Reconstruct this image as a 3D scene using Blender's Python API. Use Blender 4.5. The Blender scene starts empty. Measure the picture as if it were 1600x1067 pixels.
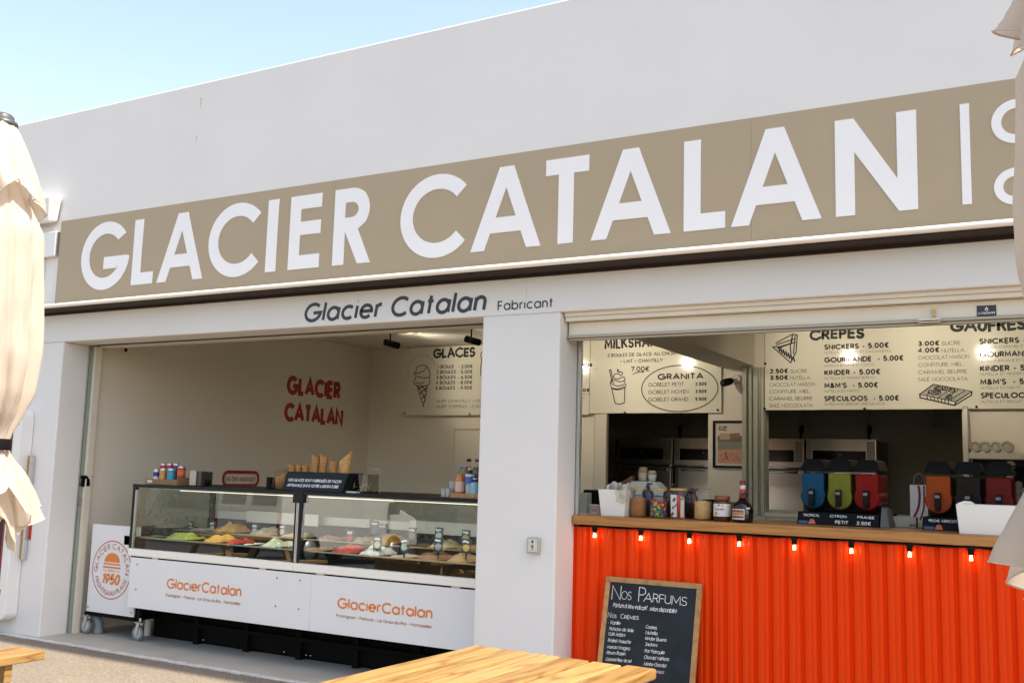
import bpy, math, random
from math import sin, cos, pi, radians, sqrt, hypot, floor
from mathutils import Vector, Matrix, noise as mnoise

# ---------------------------------------------------------------- camera
S = bpy.context.scene
COL = S.collection
CAM = Vector((0.0, -5.71584, 1.5))
CR = Vector((0.87028215, 0.49177291, 0.02771968))
CU = Vector((0.03902057, -0.12493595, 0.9913972))
CF = Vector((-0.49100547, 0.86171365, 0.12791879))
FPX = 1576.06
cam = bpy.data.cameras.new("camera")
cam.sensor_width = 36.0
cam.lens = FPX / 1600.0 * 36.0
cam.clip_start = 0.05
cam.clip_end = 3000
camo = bpy.data.objects.new("camera", cam)
COL.objects.link(camo)
camo.matrix_world = Matrix(((CR.x, CU.x, -CF.x, CAM.x), (CR.y, CU.y, -CF.y, CAM.y), (CR.z, CU.z, -CF.z, CAM.z), (0, 0, 0, 1)))
S.camera = camo

# ---------------------------------------------------------------- sky, sun, exposure
SUN_EL, SUN_AZ = radians(60), radians(87.5)      # azimuth measured from +Y (behind the shop) towards +X
world = bpy.data.worlds.new("World")
S.world = world
world.use_nodes = True
wn = world.node_tree.nodes
bg = wn["Background"]
sky = wn.new("ShaderNodeTexSky")
sky.sky_type = 'NISHITA'
sky.sun_disc = False
sky.sun_elevation = SUN_EL
sky.sun_rotation = SUN_AZ
sky.air_density = 0.9
sky.dust_density = 1.6
sky.ozone_density = 1.0
bg.inputs[1].default_value = 0.13
skm = wn.new("ShaderNodeMix"); skm.data_type = 'RGBA'; skm.blend_type = 'MULTIPLY'; skm.inputs[0].default_value = 1.0
skm.inputs['B'].default_value = (1.14, 0.985, 0.80, 1.0)          # warm tint multiplied into the sky colour, in place of white balance
world.node_tree.links.new(sky.outputs[0], skm.inputs['A'])
world.node_tree.links.new(skm.outputs['Result'], bg.inputs[0])
sl = bpy.data.lights.new("sun", 'SUN')
sl.energy = 2.8
sl.angle = radians(2.2)
sl.color = (1.0, 0.90, 0.74)
so = bpy.data.objects.new("sun", sl)
COL.objects.link(so)
sd = Vector((sin(SUN_AZ) * cos(SUN_EL), cos(SUN_AZ) * cos(SUN_EL), sin(SUN_EL)))
so.rotation_euler = sd.to_track_quat('Z', 'Y').to_euler()
so.location = (0, 0, 20)
S.view_settings.view_transform = 'Standard'
S.view_settings.look = 'None'
S.view_settings.gamma = 1.0
S.view_settings.exposure = 1.8
S.cycles.max_bounces = 10
S.cycles.diffuse_bounces = 5
S.cycles.glossy_bounces = 4
S.cycles.transmission_bounces = 6
S.cycles.transparent_max_bounces = 16
S.cycles.caustics_reflective = False
S.cycles.caustics_refractive = False
S.cycles.sample_clamp_indirect = 6.0
S.cycles.use_denoising = True

# ---------------------------------------------------------------- photo pixel (1600 wide) -> point on a real plane
def ray(px, py):
    return (CF * FPX + CR * (px - 800) - CU * (py - 533.5)).normalized()
def at(px, py, Y):
    d = ray(px, py); return CAM + d * ((Y - CAM.y) / d.y)
def atX(px, py, X):
    d = ray(px, py); return CAM + d * ((X - CAM.x) / d.x)
def atZ(px, py, Z):
    d = ray(px, py); return CAM + d * ((Z - CAM.z) / d.z)

# ---------------------------------------------------------------- materials
def nt(name):
    m = bpy.data.materials.new(name); m.use_nodes = True
    n = m.node_tree.nodes; l = m.node_tree.links
    return m, n, l, n["Principled BSDF"]
def rgba(c): return (c[0], c[1], c[2], 1.0)
def coords(n, l, scale=(1, 1, 1), kind='Object'):
    t = n.new("ShaderNodeTexCoord"); mp = n.new("ShaderNodeMapping")
    mp.inputs['Scale'].default_value = scale
    l.new(t.outputs[kind], mp.inputs[0]); return mp.outputs[0]
def geo_coords(n, l, scale=(1, 1, 1)):
    t = n.new("ShaderNodeNewGeometry"); mp = n.new("ShaderNodeMapping")
    mp.inputs['Scale'].default_value = scale
    l.new(t.outputs['Position'], mp.inputs[0]); return mp.outputs[0]
def noise_tex(n, l, co, scale, detail=4, rough=0.55):
    t = n.new("ShaderNodeTexNoise"); t.inputs['Scale'].default_value = scale
    t.inputs['Detail'].default_value = detail; t.inputs['Roughness'].default_value = rough
    l.new(co, t.inputs['Vector']); return t
def ramp(n, l, fac, stops):
    r = n.new("ShaderNodeValToRGB")
    el = r.color_ramp.elements
    while len(el) < len(stops): el.new(0.5)
    for e, (p, c) in zip(el, stops): e.position = p; e.color = rgba(c)
    l.new(fac, r.inputs[0]); return r
def bump(n, l, b, h, strength, dist=0.01):
    k = n.new("ShaderNodeBump"); k.inputs['Strength'].default_value = strength; k.inputs['Distance'].default_value = dist
    l.new(h, k.inputs['Height']); l.new(k.outputs[0], b.inputs['Normal'])
def mat(name, c, rough=0.5, metal=0.0, var=0.0, vscale=6, bmp=0.0, bscale=60, coat=0.0, spec=0.5, scale=(1, 1, 1)):
    m, n, l, b = nt(name)
    b.inputs['Base Color'].default_value = rgba(c)
    b.inputs['Roughness'].default_value = rough
    b.inputs['Metallic'].default_value = metal
    b.inputs['Specular IOR Level'].default_value = spec
    b.inputs['Coat Weight'].default_value = coat
    if var or bmp:
        co = coords(n, l, scale)
        if var:
            t = noise_tex(n, l, co, vscale, 5)
            r = ramp(n, l, t.outputs[0], [(0.3, [x * (1 - var) for x in c]), (0.7, [min(1, x * (1 + var)) for x in c])])
            l.new(r.outputs[0], b.inputs['Base Color'])
        if bmp:
            t = noise_tex(n, l, co, bscale, 5)
            bump(n, l, b, t.outputs[0], bmp)
    return m
def emit(name, c, s):
    m, n, l, b = nt(name)
    b.inputs['Base Color'].default_value = (0, 0, 0, 1)
    b.inputs['Emission Color'].default_value = rgba(c); b.inputs['Emission Strength'].default_value = s
    return m
def glassmat(name, tint=(0.92, 0.96, 0.94), ior=1.45, gain=1.0, rough=0.0):
    m, n, l, b = nt(name)
    n.remove(b)
    out = n["Material Output"]
    tr = n.new("ShaderNodeBsdfTransparent"); tr.inputs[0].default_value = rgba(tint)
    gl = n.new("ShaderNodeBsdfGlossy"); gl.inputs['Roughness'].default_value = rough
    fr = n.new("ShaderNodeFresnel"); fr.inputs[0].default_value = ior
    mu = n.new("ShaderNodeMath"); mu.operation = 'MULTIPLY'; mu.inputs[1].default_value = gain; mu.use_clamp = True
    mx = n.new("ShaderNodeMixShader")
    ge = n.new("ShaderNodeNewGeometry"); bk = n.new("ShaderNodeMath"); bk.operation = 'SUBTRACT'; bk.inputs[0].default_value = 1.0
    m3 = n.new("ShaderNodeMath"); m3.operation = 'MULTIPLY'
    l.new(ge.outputs['Backfacing'], bk.inputs[1]); l.new(mu.outputs[0], m3.inputs[0]); l.new(bk.outputs[0], m3.inputs[1])
    l.new(fr.outputs[0], mu.inputs[0]); l.new(m3.outputs[0], mx.inputs[0])
    l.new(tr.outputs[0], mx.inputs[1]); l.new(gl.outputs[0], mx.inputs[2]); l.new(mx.outputs[0], out.inputs[0])
    return m

M = {}
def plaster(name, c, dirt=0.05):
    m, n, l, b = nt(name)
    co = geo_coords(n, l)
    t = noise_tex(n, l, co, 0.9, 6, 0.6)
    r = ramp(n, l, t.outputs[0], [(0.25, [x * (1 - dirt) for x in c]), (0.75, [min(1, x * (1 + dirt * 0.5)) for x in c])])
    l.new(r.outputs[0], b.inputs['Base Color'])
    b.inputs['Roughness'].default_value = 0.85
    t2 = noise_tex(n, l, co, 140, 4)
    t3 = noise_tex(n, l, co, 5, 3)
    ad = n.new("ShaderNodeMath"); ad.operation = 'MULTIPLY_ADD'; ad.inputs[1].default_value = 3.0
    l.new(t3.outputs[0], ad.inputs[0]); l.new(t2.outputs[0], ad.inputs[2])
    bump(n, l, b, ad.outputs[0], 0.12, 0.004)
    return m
M['wall'] = plaster("white_plaster", (0.74, 0.735, 0.73))
M['inwall'] = plaster("interior_paint", (0.70, 0.65, 0.565), 0.03)
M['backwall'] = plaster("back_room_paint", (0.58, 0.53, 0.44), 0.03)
M['ceil'] = plaster("ceiling_paint", (0.72, 0.69, 0.63), 0.03)

def ground_mat():
    m, n, l, b = nt("washed_concrete")
    co = geo_coords(n, l)
    v = n.new("ShaderNodeTexVoronoi"); v.inputs['Scale'].default_value = 130; l.new(co, v.inputs['Vector'])
    r1 = ramp(n, l, v.outputs['Color'], [(0.15, (0.135, 0.114, 0.090)), (0.5, (0.20, 0.172, 0.139)), (0.85, (0.265, 0.23, 0.19))])
    t = noise_tex(n, l, co, 0.8, 6, 0.65)
    r2 = ramp(n, l, t.outputs[0], [(0.3, (0.82, 0.80, 0.77)), (0.7, (1.08, 1.06, 1.04))])
    mx = n.new("ShaderNodeMix"); mx.data_type = 'RGBA'; mx.blend_type = 'MULTIPLY'; mx.inputs[0].default_value = 1
    l.new(r1.outputs[0], mx.inputs['A']); l.new(r2.outputs[0], mx.inputs['B'])
    l.new(mx.outputs['Result'], b.inputs['Base Color'])
    b.inputs['Roughness'].default_value = 0.9
    bump(n, l, b, v.outputs['Distance'], 0.5, 0.004)
    return m
M['ground'] = ground_mat()
M['floor'] = mat("smooth_concrete_floor", (0.46, 0.43, 0.37), 0.55, var=0.12, vscale=2.5, bmp=0.1, bscale=40)
M['kerb'] = mat("pale_threshold_concrete", (0.62, 0.60, 0.57), 0.8, var=0.12, vscale=14, bmp=0.5, bscale=50)
M['taupe'] = mat("taupe_panel", (0.395, 0.318, 0.212), 0.6, var=0.02, vscale=3)
M['white'] = mat("white_vinyl", (0.84, 0.84, 0.86), 0.5)
M['whitepanel'] = mat("white_laminate", (0.76, 0.76, 0.77), 0.35, var=0.02, vscale=2)
M['whiteplastic'] = mat("white_plastic", (0.78, 0.77, 0.74), 0.4)
M['cream'] = mat("cream_lacquer", (0.86, 0.83, 0.76), 0.35, var=0.03, vscale=8, scale=(1, 20, 20))
M['shutter'] = mat("cream_shutter", (0.70, 0.65, 0.55), 0.45, var=0.03, vscale=4)
M['slot'] = mat("dark_brown_slot", (0.022, 0.013, 0.008), 0.8)
M['black'] = mat("black_plastic", (0.006, 0.006, 0.006), 0.5, spec=0.12)
M['blackmet'] = mat("black_frame", (0.010, 0.012, 0.013), 0.5, spec=0.25)
M['mesh'] = mat("black_grille", (0.006, 0.0055, 0.005), 0.8, spec=0.1)
M['ink'] = mat("black_ink", (0.012, 0.012, 0.012), 0.6)
M['greyink'] = mat("grey_ink", (0.10, 0.095, 0.085), 0.6)
M['slate'] = mat("anthracite_vinyl", (0.022, 0.035, 0.042), 0.45)
M['orangeink'] = mat("orange_vinyl", (0.74, 0.215, 0.035), 0.5)
M['redpaint'] = mat("dark_red_paint", (0.34, 0.014, 0.012), 0.6, var=0.08, vscale=20)
M['alu'] = mat("aluminium", (0.62, 0.63, 0.62), 0.35, 0.85, var=0.06, vscale=9)
M['greenalu'] = mat("green_grey_rail", (0.30, 0.37, 0.33), 0.4, 0.4)
M['rubber'] = mat("grey_rubber", (0.22, 0.23, 0.24), 0.6)
M['wheel'] = mat("grey_wheel", (0.42, 0.44, 0.46), 0.5)
M['pvc'] = mat("grey_pvc", (0.20, 0.23, 0.25), 0.5)
M['brass'] = mat("brass", (0.55, 0.33, 0.09), 0.35, 0.8)
M['glass'] = glassmat("display_glass", (0.80, 0.86, 0.80), 1.5, 3.4)
M['jarglass'] = glassmat("jar_glass", (0.95, 0.96, 0.95), 1.45, 0.8)
M['tank'] = glassmat('slush_tank', (0.96, 0.97, 0.96), 1.4, 0.22)
M['acrylic'] = glassmat("clear_acrylic", (0.86, 0.86, 0.82), 1.45, 1.2)
def board_mat():
    m, n, l, b = nt("glossy_menu_panel")
    b.inputs['Base Color'].default_value = (0.70, 0.68, 0.58, 1)
    b.inputs['Roughness'].default_value = 0.11
    b.inputs['Specular IOR Level'].default_value = 0.5
    return m
M['board'] = board_mat()
def steel(name, c, rough):
    m, n, l, b = nt(name)
    b.inputs['Metallic'].default_value = 1.0
    co = coords(n, l, (300, 6, 6))
    t = noise_tex(n, l, co, 1.0, 3)
    r = ramp(n, l, t.outputs[0], [(0.2, [x * 0.85 for x in c]), (0.8, c)])
    l.new(r.outputs[0], b.inputs['Base Color'])
    b.inputs['Roughness'].default_value = rough
    return m
M['steel'] = steel("brushed_steel", (0.72, 0.66, 0.59), 0.30)
M['chrome'] = mat("chrome", (0.72, 0.70, 0.67), 0.12, 1.0)
def wood(name, base, dark, sc=(7, 0.55, 7), rough=0.45, bnd=3.2):
    m, n, l, b = nt(name)
    co = geo_coords(n, l, sc)
    g = n.new("ShaderNodeNewGeometry")
    sep = n.new("ShaderNodeVectorMath"); sep.operation = 'MULTIPLY_ADD'
    cmb = n.new("ShaderNodeCombineXYZ")
    for i in range(3): l.new(g.outputs['Random Per Island'], cmb.inputs[i])
    sep.inputs[1].default_value = (37, 19, 53)
    l.new(cmb.outputs[0], sep.inputs[0]); l.new(co, sep.inputs[2])
    w = noise_tex(n, l, sep.outputs[0], 1.0, 2.5, 0.5)
    mul = n.new("ShaderNodeMath"); mul.operation = 'MULTIPLY'; mul.inputs[1].default_value = bnd * 6
    l.new(w.outputs[0], mul.inputs[0])
    fr = n.new("ShaderNodeMath"); fr.operation = 'PINGPONG'; fr.inputs[1].default_value = 1.0
    l.new(mul.outputs[0], fr.inputs[0])
    r = ramp(n, l, fr.outputs[0], [(0.0, base), (0.62, [a * .93 for a in base]), (0.9, [a * .35 + d * .65 for a, d in zip(base, dark)]), (1.0, dark)])
    f = noise_tex(n, l, sep.outputs[0], 14, 3)
    r2 = ramp(n, l, f.outputs[0], [(0.3, (0.86, 0.84, 0.80)), (0.7, (1.06, 1.05, 1.04))])
    pv = ramp(n, l, g.outputs['Random Per Island'], [(0.0, (0.80, 0.72, 0.60)), (0.5, (0.97, 0.96, 0.94)), (1.0, (1.08, 1.04, 0.98))])
    mx = n.new("ShaderNodeMix"); mx.data_type = 'RGBA'; mx.blend_type = 'MULTIPLY'; mx.inputs[0].default_value = 1
    l.new(r.outputs[0], mx.inputs['A']); l.new(r2.outputs[0], mx.inputs['B'])
    m2 = n.new("ShaderNodeMix"); m2.data_type = 'RGBA'; m2.blend_type = 'MULTIPLY'; m2.inputs[0].default_value = 1
    l.new(mx.outputs['Result'], m2.inputs['A']); l.new(pv.outputs[0], m2.inputs['B'])
    l.new(m2.outputs['Result'], b.inputs['Base Color'])
    b.inputs['Roughness'].default_value = rough
    bump(n, l, b, f.outputs[0], 0.12, 0.002)
    return m
M['pine'] = wood("pine_boards", (0.36, 0.24, 0.092), (0.22, 0.11, 0.03))
M['counterwood'] = wood("oiled_worktop", (0.50, 0.245, 0.075), (0.36, 0.15, 0.04), (0.6, 8, 8), 0.35)
M['framewood'] = wood("light_wood_frame", (0.47, 0.27, 0.105), (0.36, 0.18, 0.06), (3, 3, 3), 0.5)
M['bamboo'] = mat("bamboo_lid", (0.44, 0.26, 0.11), 0.5, var=0.1, vscale=30)
M['cardboard'] = mat("brown_cardboard", (0.30, 0.17, 0.08), 0.8, var=0.08)
M['orange'] = mat("orange_corrugated", (0.81, 0.050, 0.002), 0.30, var=0.015, vscale=3, spec=0.15)
M['chalk'] = mat("chalkboard_black", (0.016, 0.021, 0.028), 0.6, var=0.25, vscale=9, spec=0.25)
M['chalkink'] = mat("white_chalk", (0.72, 0.72, 0.70), 0.9)
M['paper'] = mat("white_paper", (0.72, 0.70, 0.66), 0.8)
def fabric():
    m, n, l, b = nt("cream_canvas")
    out = n["Material Output"]
    co = coords(n, l)
    t = noise_tex(n, l, co, 7, 4)
    r = ramp(n, l, t.outputs[0], [(0.3, (0.71, 0.635, 0.55)), (0.7, (0.77, 0.70, 0.62))])
    l.new(r.outputs[0], b.inputs['Base Color']); b.inputs['Roughness'].default_value = 0.9
    t2 = noise_tex(n, l, co, 420, 2)
    w1_ = noise_tex(n, l, coords(n, l, (5, 5, 1.6)), 1.6, 3, 0.5)
    ad = n.new("ShaderNodeMath"); ad.operation = 'MULTIPLY_ADD'; ad.inputs[1].default_value = 0.02
    l.new(t2.outputs[0], ad.inputs[0]); l.new(w1_.outputs[0], ad.inputs[2])
    bump(n, l, b, ad.outputs[0], 0.30, 0.05)
    tl = n.new("ShaderNodeBsdfTranslucent"); l.new(r.outputs[0], tl.inputs[0])
    mx = n.new("ShaderNodeMixShader"); mx.inputs[0].default_value = 0.52
    l.new(b.outputs[0], mx.inputs[1]); l.new(tl.outputs[0], mx.inputs[2]); l.new(mx.outputs[0], out.inputs[0])
    return m
M['canvas'] = fabric()
_cc = {}
def C(r, g, b, rough=0.45, metal=0.0, name=None):
    k = (round(r, 3), round(g, 3), round(b, 3), rough, metal)
    if k not in _cc:
        _cc[k] = mat(name or "paint_%d" % len(_cc), (r, g, b), rough, metal, var=0.04, vscale=12)
    return _cc[k]

# ---------------------------------------------------------------- mesh builder
class MB:
    def __init__(s): s.v = []; s.f = []; s.m = []; s.sm = []; s.mi = 0; s.smooth = False; s.cuts = []
    def add(s, vs, fs, smooth=None):
        o = len(s.v); s.v += [tuple(a) for a in vs]
        for f in fs:
            s.f.append(tuple(i + o for i in f)); s.m.append(s.mi); s.sm.append(s.smooth if smooth is None else smooth)
        return s
    def box(s, x0, x1, y0, y1, z0, z1):
        return s.add([(x0, y0, z0), (x1, y0, z0), (x1, y1, z0), (x0, y1, z0), (x0, y0, z1), (x1, y0, z1), (x1, y1, z1), (x0, y1, z1)],
                     [(0, 3, 2, 1), (4, 5, 6, 7), (0, 1, 5, 4), (1, 2, 6, 5), (2, 3, 7, 6), (3, 0, 4, 7)])
    def hexa(s, p):      # eight points: bottom ring 0-3, top ring 4-7
        return s.add(p, [(0, 3, 2, 1), (4, 5, 6, 7), (0, 1, 5, 4), (1, 2, 6, 5), (2, 3, 7, 6), (3, 0, 4, 7)])
    def bar(s, a, b, w, h, up=(0, 0, 1)):
        a = Vector(a); b = Vector(b); d = (b - a).normalized(); up = Vector(up)
        sd_ = d.cross(up)
        if sd_.length < 1e-5: sd_ = d.cross(Vector((1, 0, 0)))
        sd_.normalize(); u = sd_.cross(d)
        x = sd_ * (w / 2); y = u * (h / 2)
        return s.hexa([a - x - y, a + x - y, a + x + y, a - x + y, b - x - y, b + x - y, b + x + y, b - x + y])
    def prism(s, poly, p0, u, v, n, t):   # polygon (convex or simple) in plane, extruded by t along n
        p0 = Vector(p0); u = Vector(u); v = Vector(v); n = Vector(n)
        k = len(poly)
        A = [p0 + u * a + v * b for a, b in poly]; B = [q + n * t for q in A]
        fs = [tuple(range(k - 1, -1, -1)), tuple(range(k, 2 * k))] + [(i, (i + 1) % k, k + (i + 1) % k, k + i) for i in range(k)]
        return s.add(A + B, fs)
    def lathe(s, prof, c=(0, 0, 0), n=24, axis='z', smooth=True, caps=True, sx=1, sy=1):
        cx, cy, cz = c; vs = []; fs = []
        for r, h in prof:
            for i in range(n):
                a = 2 * pi * i / n
                x, y = r * cos(a) * sx, r * sin(a) * sy
                if axis == 'z': vs.append((cx + x, cy + y, cz + h))
                elif axis == 'y': vs.append((cx + x, cy + h, cz + y))
                else: vs.append((cx + h, cy + x, cz + y))
        for j in range(len(prof) - 1):
            for i in range(n):
                fs.append((j * n + i, j * n + (i + 1) % n, (j + 1) * n + (i + 1) % n, (j + 1) * n + i))
        s.add(vs, fs, smooth)
        if caps:
            o = len(s.v) - len(vs)
            for j, rev in ((0, True), (len(prof) - 1, False)):
                if prof[j][0] > 1e-5:
                    idx = [o + j * n + i for i in range(n)]
                    s.f.append(tuple(idx[::-1] if rev else idx)); s.m.append(s.mi); s.sm.append(False)
        return s
    def tube(s, path, r, n=8, smooth=True, caps=True):
        P = [Vector(p) for p in path]; vs = []; fs = []
        rr = r if isinstance(r, (list, tuple)) else [r] * len(P)
        up = Vector((0.13, 0.21, 0.97))
        for i, p in enumerate(P):
            d = (P[min(i + 1, len(P) - 1)] - P[max(i - 1, 0)]).normalized()
            a = d.cross(up)
            if a.length < 1e-4: a = d.cross(Vector((1, 0, 0)))
            a.normalize(); b = a.cross(d)
            for k in range(n):
                t = 2 * pi * k / n; vs.append(p + a * (rr[i] * cos(t)) + b * (rr[i] * sin(t)))
        for i in range(len(P) - 1):
            for k in range(n): fs.append((i * n + k, i * n + (k + 1) % n, (i + 1) * n + (k + 1) % n, (i + 1) * n + k))
        s.add(vs, fs, smooth)
        if caps:
            o = len(s.v) - len(vs)
            for j, rev in ((0, False), (len(P) - 1, True)):
                idx = [o + j * n + k for k in range(n)]
                s.f.append(tuple(idx[::-1] if rev else idx)); s.m.append(s.mi); s.sm.append(False)
        return s
    def sphere(s, c, r, n=16, m=10, sx=1, sy=1, sz=1):
        prof = [(max(1e-4, r * sin(pi * j / m)), -r * cos(pi * j / m) * sz) for j in range(m + 1)]
        return s.lathe(prof, c, n, 'z', True, False, sx, sy)
    def build(s, name, mats, parent=None, bevel=0.0, seg=2, sub=0):
        me = bpy.data.meshes.new(name)
        o = bpy.data.objects.new(name, me)
        off = WL[parent] if parent is not None else Vector((0, 0, 0))
        me.from_pydata([(a[0] - off.x, a[1] - off.y, a[2] - off.z) for a in s.v], [], s.f)
        for m_ in (mats if isinstance(mats, (list, tuple)) else [mats]): me.materials.append(m_)
        me.polygons.foreach_set('material_index', s.m)
        me.polygons.foreach_set('use_smooth', s.sm)
        me.update()
        COL.objects.link(o)
        if parent is not None: o.parent = parent
        WL[o] = off.copy()
        if bevel:
            b = o.modifiers.new('bevel', 'BEVEL'); b.width = bevel; b.segments = seg; b.limit_method = 'ANGLE'; b.angle_limit = radians(40)
        if sub:
            b = o.modifiers.new('subdivision', 'SUBSURF'); b.levels = sub; b.render_levels = sub
        return o
WL = {}
def thing(name, label, cat, loc=(0, 0, 0), group=None):
    o = bpy.data.objects.new(name, None); COL.objects.link(o)
    o.location = loc; o.empty_display_size = 0.1
    WL[o] = Vector(loc)
    o['label'] = label; o['category'] = cat
    if group: o['group'] = group
    return o
def tag(o, label, cat, group=None):
    o['label'] = label; o['category'] = cat
    if group: o['group'] = group
    return o
def structure(o): o['kind'] = 'structure'; return o
def copy_tree(o, parent=None):
    c = o.copy(); COL.objects.link(c)
    if parent is not None: c.parent = parent
    WL[c] = WL[o].copy()
    for ch in [x for x in S.objects if x.parent == o]: copy_tree(ch, c)
    return c
def box(*a): return MB().box(*a)

# ---------------------------------------------------------------- lettering: strokes of a geometric alphabet
GLY = {}
def _g(spec):
    for line in spec.strip().split('\n'):
        ch, w, rest = line.split('|', 2)
        strokes = []
        for st in rest.split(';'):
            pts = []
            for tk in st.split():
                if tk[0] == '@':
                    cx, cy, rx, ry, a0, a1 = [float(x) for x in tk[1:].split(',')]
                    k = max(4, int(abs(a1 - a0) / 20))
                    for i in range(k + 1):
                        a = radians(a0 + (a1 - a0) * i / k)
                        pts.append((cx + rx * cos(a), cy + ry * sin(a)))
                else:
                    x, y = tk.split(','); pts.append((float(x), float(y)))
            if pts: strokes.append(pts)
        GLY[ch] = (float(w), strokes)
_g("""A|.80|0,0 .40,1 .80,0;.14,.34 .66,.34
B|.52|.26,.52 .28,.52 @.28,.26,.24,.26,90,-90 0,0 0,1 .26,1 @.26,.76,.22,.24,90,-90 0,.52
C|.84|@.5,.5,.5,.5,45,315
D|.74|0,0 0,1 .26,1 @.26,.5,.48,.5,90,-90 0,0
E|.48|.48,1 0,1 0,0 .48,0;0,.52 .45,.52
F|.46|.46,1 0,1 0,0;0,.52 .42,.52
G|.96|@.5,.5,.5,.5,45,357 .52,.47
H|.62|0,0 0,1;.62,0 .62,1;0,.52 .62,.52
I|0.0|0,0 0,1
J|.38|@.19,.2,.19,.2,190,360 .38,1
K|.58|0,0 0,1;.55,1 .02,.44;.17,.6 .58,0
L|.42|0,1 0,0 .42,0
M|.84|0,0 .06,1 .42,.22 .78,1 .84,0
N|.66|0,0 0,1 .66,0 .66,1
O|1.0|@.5,.5,.5,.5,0,360
P|.50|0,0 0,1 .25,1 @.25,.74,.25,.26,90,-90 0,.48
Q|1.0|@.5,.5,.5,.5,0,360;.6,.3 .98,-.03
R|.53|0,0 0,1 .25,1 @.25,.74,.25,.26,90,-90 0,.48;.27,.48 .53,0
S|.52|@.27,.755,.235,.245,30,270 @.26,.255,.26,.255,90,-150
T|.56|0,1 .56,1;.28,1 .28,0
U|.60|0,1 0,.3 @.3,.3,.3,.3,180,360 .6,1
V|.74|0,1 .37,0 .74,1
W|1.1|0,1 .28,0 .55,.9 .82,0 1.1,1
X|.66|0,0 .66,1;0,1 .66,0
Y|.66|0,1 .33,.46 .66,1;.33,.46 .33,0
Z|.58|0,1 .58,1 0,0 .58,0
0|.58|@.29,.5,.29,.5,0,360
1|.20|0,.8 .2,1 .2,0
2|.54|@.27,.72,.26,.28,170,-38 0,0 .55,0
3|.52|@.26,.76,.22,.24,150,-90 @.26,.26,.26,.26,90,-150
4|.60|.44,0 .44,1 0,.26 .60,.26
5|.52|.48,1 .1,1 .05,.54 @.25,.31,.28,.31,135,-150
6|.56|@.28,.3,.28,.3,0,360;.40,1 .03,.42
7|.54|0,1 .54,1 .16,0
8|.54|@.27,.76,.22,.24,0,360;@.27,.26,.27,.26,0,360
9|.56|@.28,.7,.28,.3,0,360;.16,0 .53,.58
€|.66|@.42,.5,.34,.5,48,312;-.04,.6 .5,.6;-.04,.41 .46,.41
a|.66|@.33,.36,.33,.36,0,360;.66,.72 .66,0
b|.66|0,1.05 0,0;@.33,.36,.33,.36,0,360
c|.60|@.36,.36,.36,.36,48,312
d|.66|@.33,.36,.33,.36,0,360;.66,1.05 .66,0
e|.68|0,.37 .68,.37 @.34,.36,.34,.36,2,318
f|.32|@.3,.86,.16,.18,70,180 .14,0;0,.70 .32,.70
g|.66|@.33,.36,.33,.36,0,360;.66,.72 .66,-.02 @.33,-.02,.33,.30,0,-150
h|.50|0,1.05 0,0;0,.44 @.25,.46,.25,.26,180,0 .5,0
i|0.0|0,.72 0,0;-.01,.97 .01,.98
j|.12|.12,.72 .12,-.1 @-.02,-.1,.14,.16,0,-90;.11,.97 .13,.98
k|.46|0,1.05 0,0;.42,.72 .02,.3;.16,.42 .46,0
l|0.0|0,1.05 0,0
m|.86|0,.72 0,0;0,.46 @.215,.48,.215,.24,180,0 .43,0;.43,.46 @.645,.48,.215,.24,180,0 .86,0
n|.50|0,.72 0,0;0,.44 @.25,.46,.25,.26,180,0 .5,0
o|.70|@.35,.36,.35,.36,0,360
p|.66|0,.72 0,-.32;@.33,.36,.33,.36,0,360
q|.66|@.33,.36,.33,.36,0,360;.66,.72 .66,-.32
r|.28|0,.72 0,0;0,.42 @.22,.46,.22,.25,180,70
s|.40|@.20,.53,.17,.18,40,270 @.20,.18,.20,.18,90,-145
t|.32|.15,1.0 .15,0;0,.70 .32,.70
u|.50|0,.72 0,.25 @.25,.25,.25,.25,180,360 .5,.72;.5,.3 .5,0
v|.52|0,.72 .26,0 .52,.72
w|.80|0,.72 .2,0 .4,.66 .6,0 .8,.72
x|.50|0,0 .5,.72;0,.72 .5,0
y|.54|0,.72 .27,.04;.54,.72 .13,-.32
z|.46|0,.72 .46,.72 0,0 .46,0
-|.26|0,.38 .26,.38
+|.44|0,.42 .44,.42;.22,.2 .22,.64
.|.02|0,0 .02,.02
,|.06|.06,.03 .0,-.14
:|.02|0,.08 .02,.1;0,.6 .02,.62
'|.04|.04,1 .0,.72
&|.70|.70,0 .14,.72 @.30,.80,.17,.2,200,-40 .10,.36 @.27,.22,.22,.22,150,330 .66,.5
(|.20|@.3,.4,.3,.6,130,230
)|.20|@-.1,.4,.3,.6,50,-50
?|.42|@.21,.78,.21,.22,170,-60 .2,.4 .2,.26;.2,0 .22,.02
•|.10|.03,.36 .08,.36
/|.40|0,-.05 .4,1.05
 |.26|""")
for ch, base, acc in (("É", "E", "a"), ("È", "E", "g"), ("Ê", "E", "c"), ("é", "e", "a"), ("è", "e", "g"), ("à", "a", "g"), ("ê", "e", "c")):
    w, st = GLY[base]; y = 1.14 if base.isupper() else 0.86; cx = w / 2
    s2 = {'a': [(cx - .06, y), (cx + .12, y + .16)], 'g': [(cx + .06, y), (cx - .12, y + .16)], 'c': [(cx - .15, y), (cx, y + .15), (cx + .15, y)]}[acc]
    GLY[ch] = (w, st + [s2])
for ch, base in (("Ç", "C"), ("ç", "c")):
    w, st = GLY[base]; GLY[ch] = (w, st + [[(w * .58, -.08), (w * .62, -.2), (w * .44, -.26)]])

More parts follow.
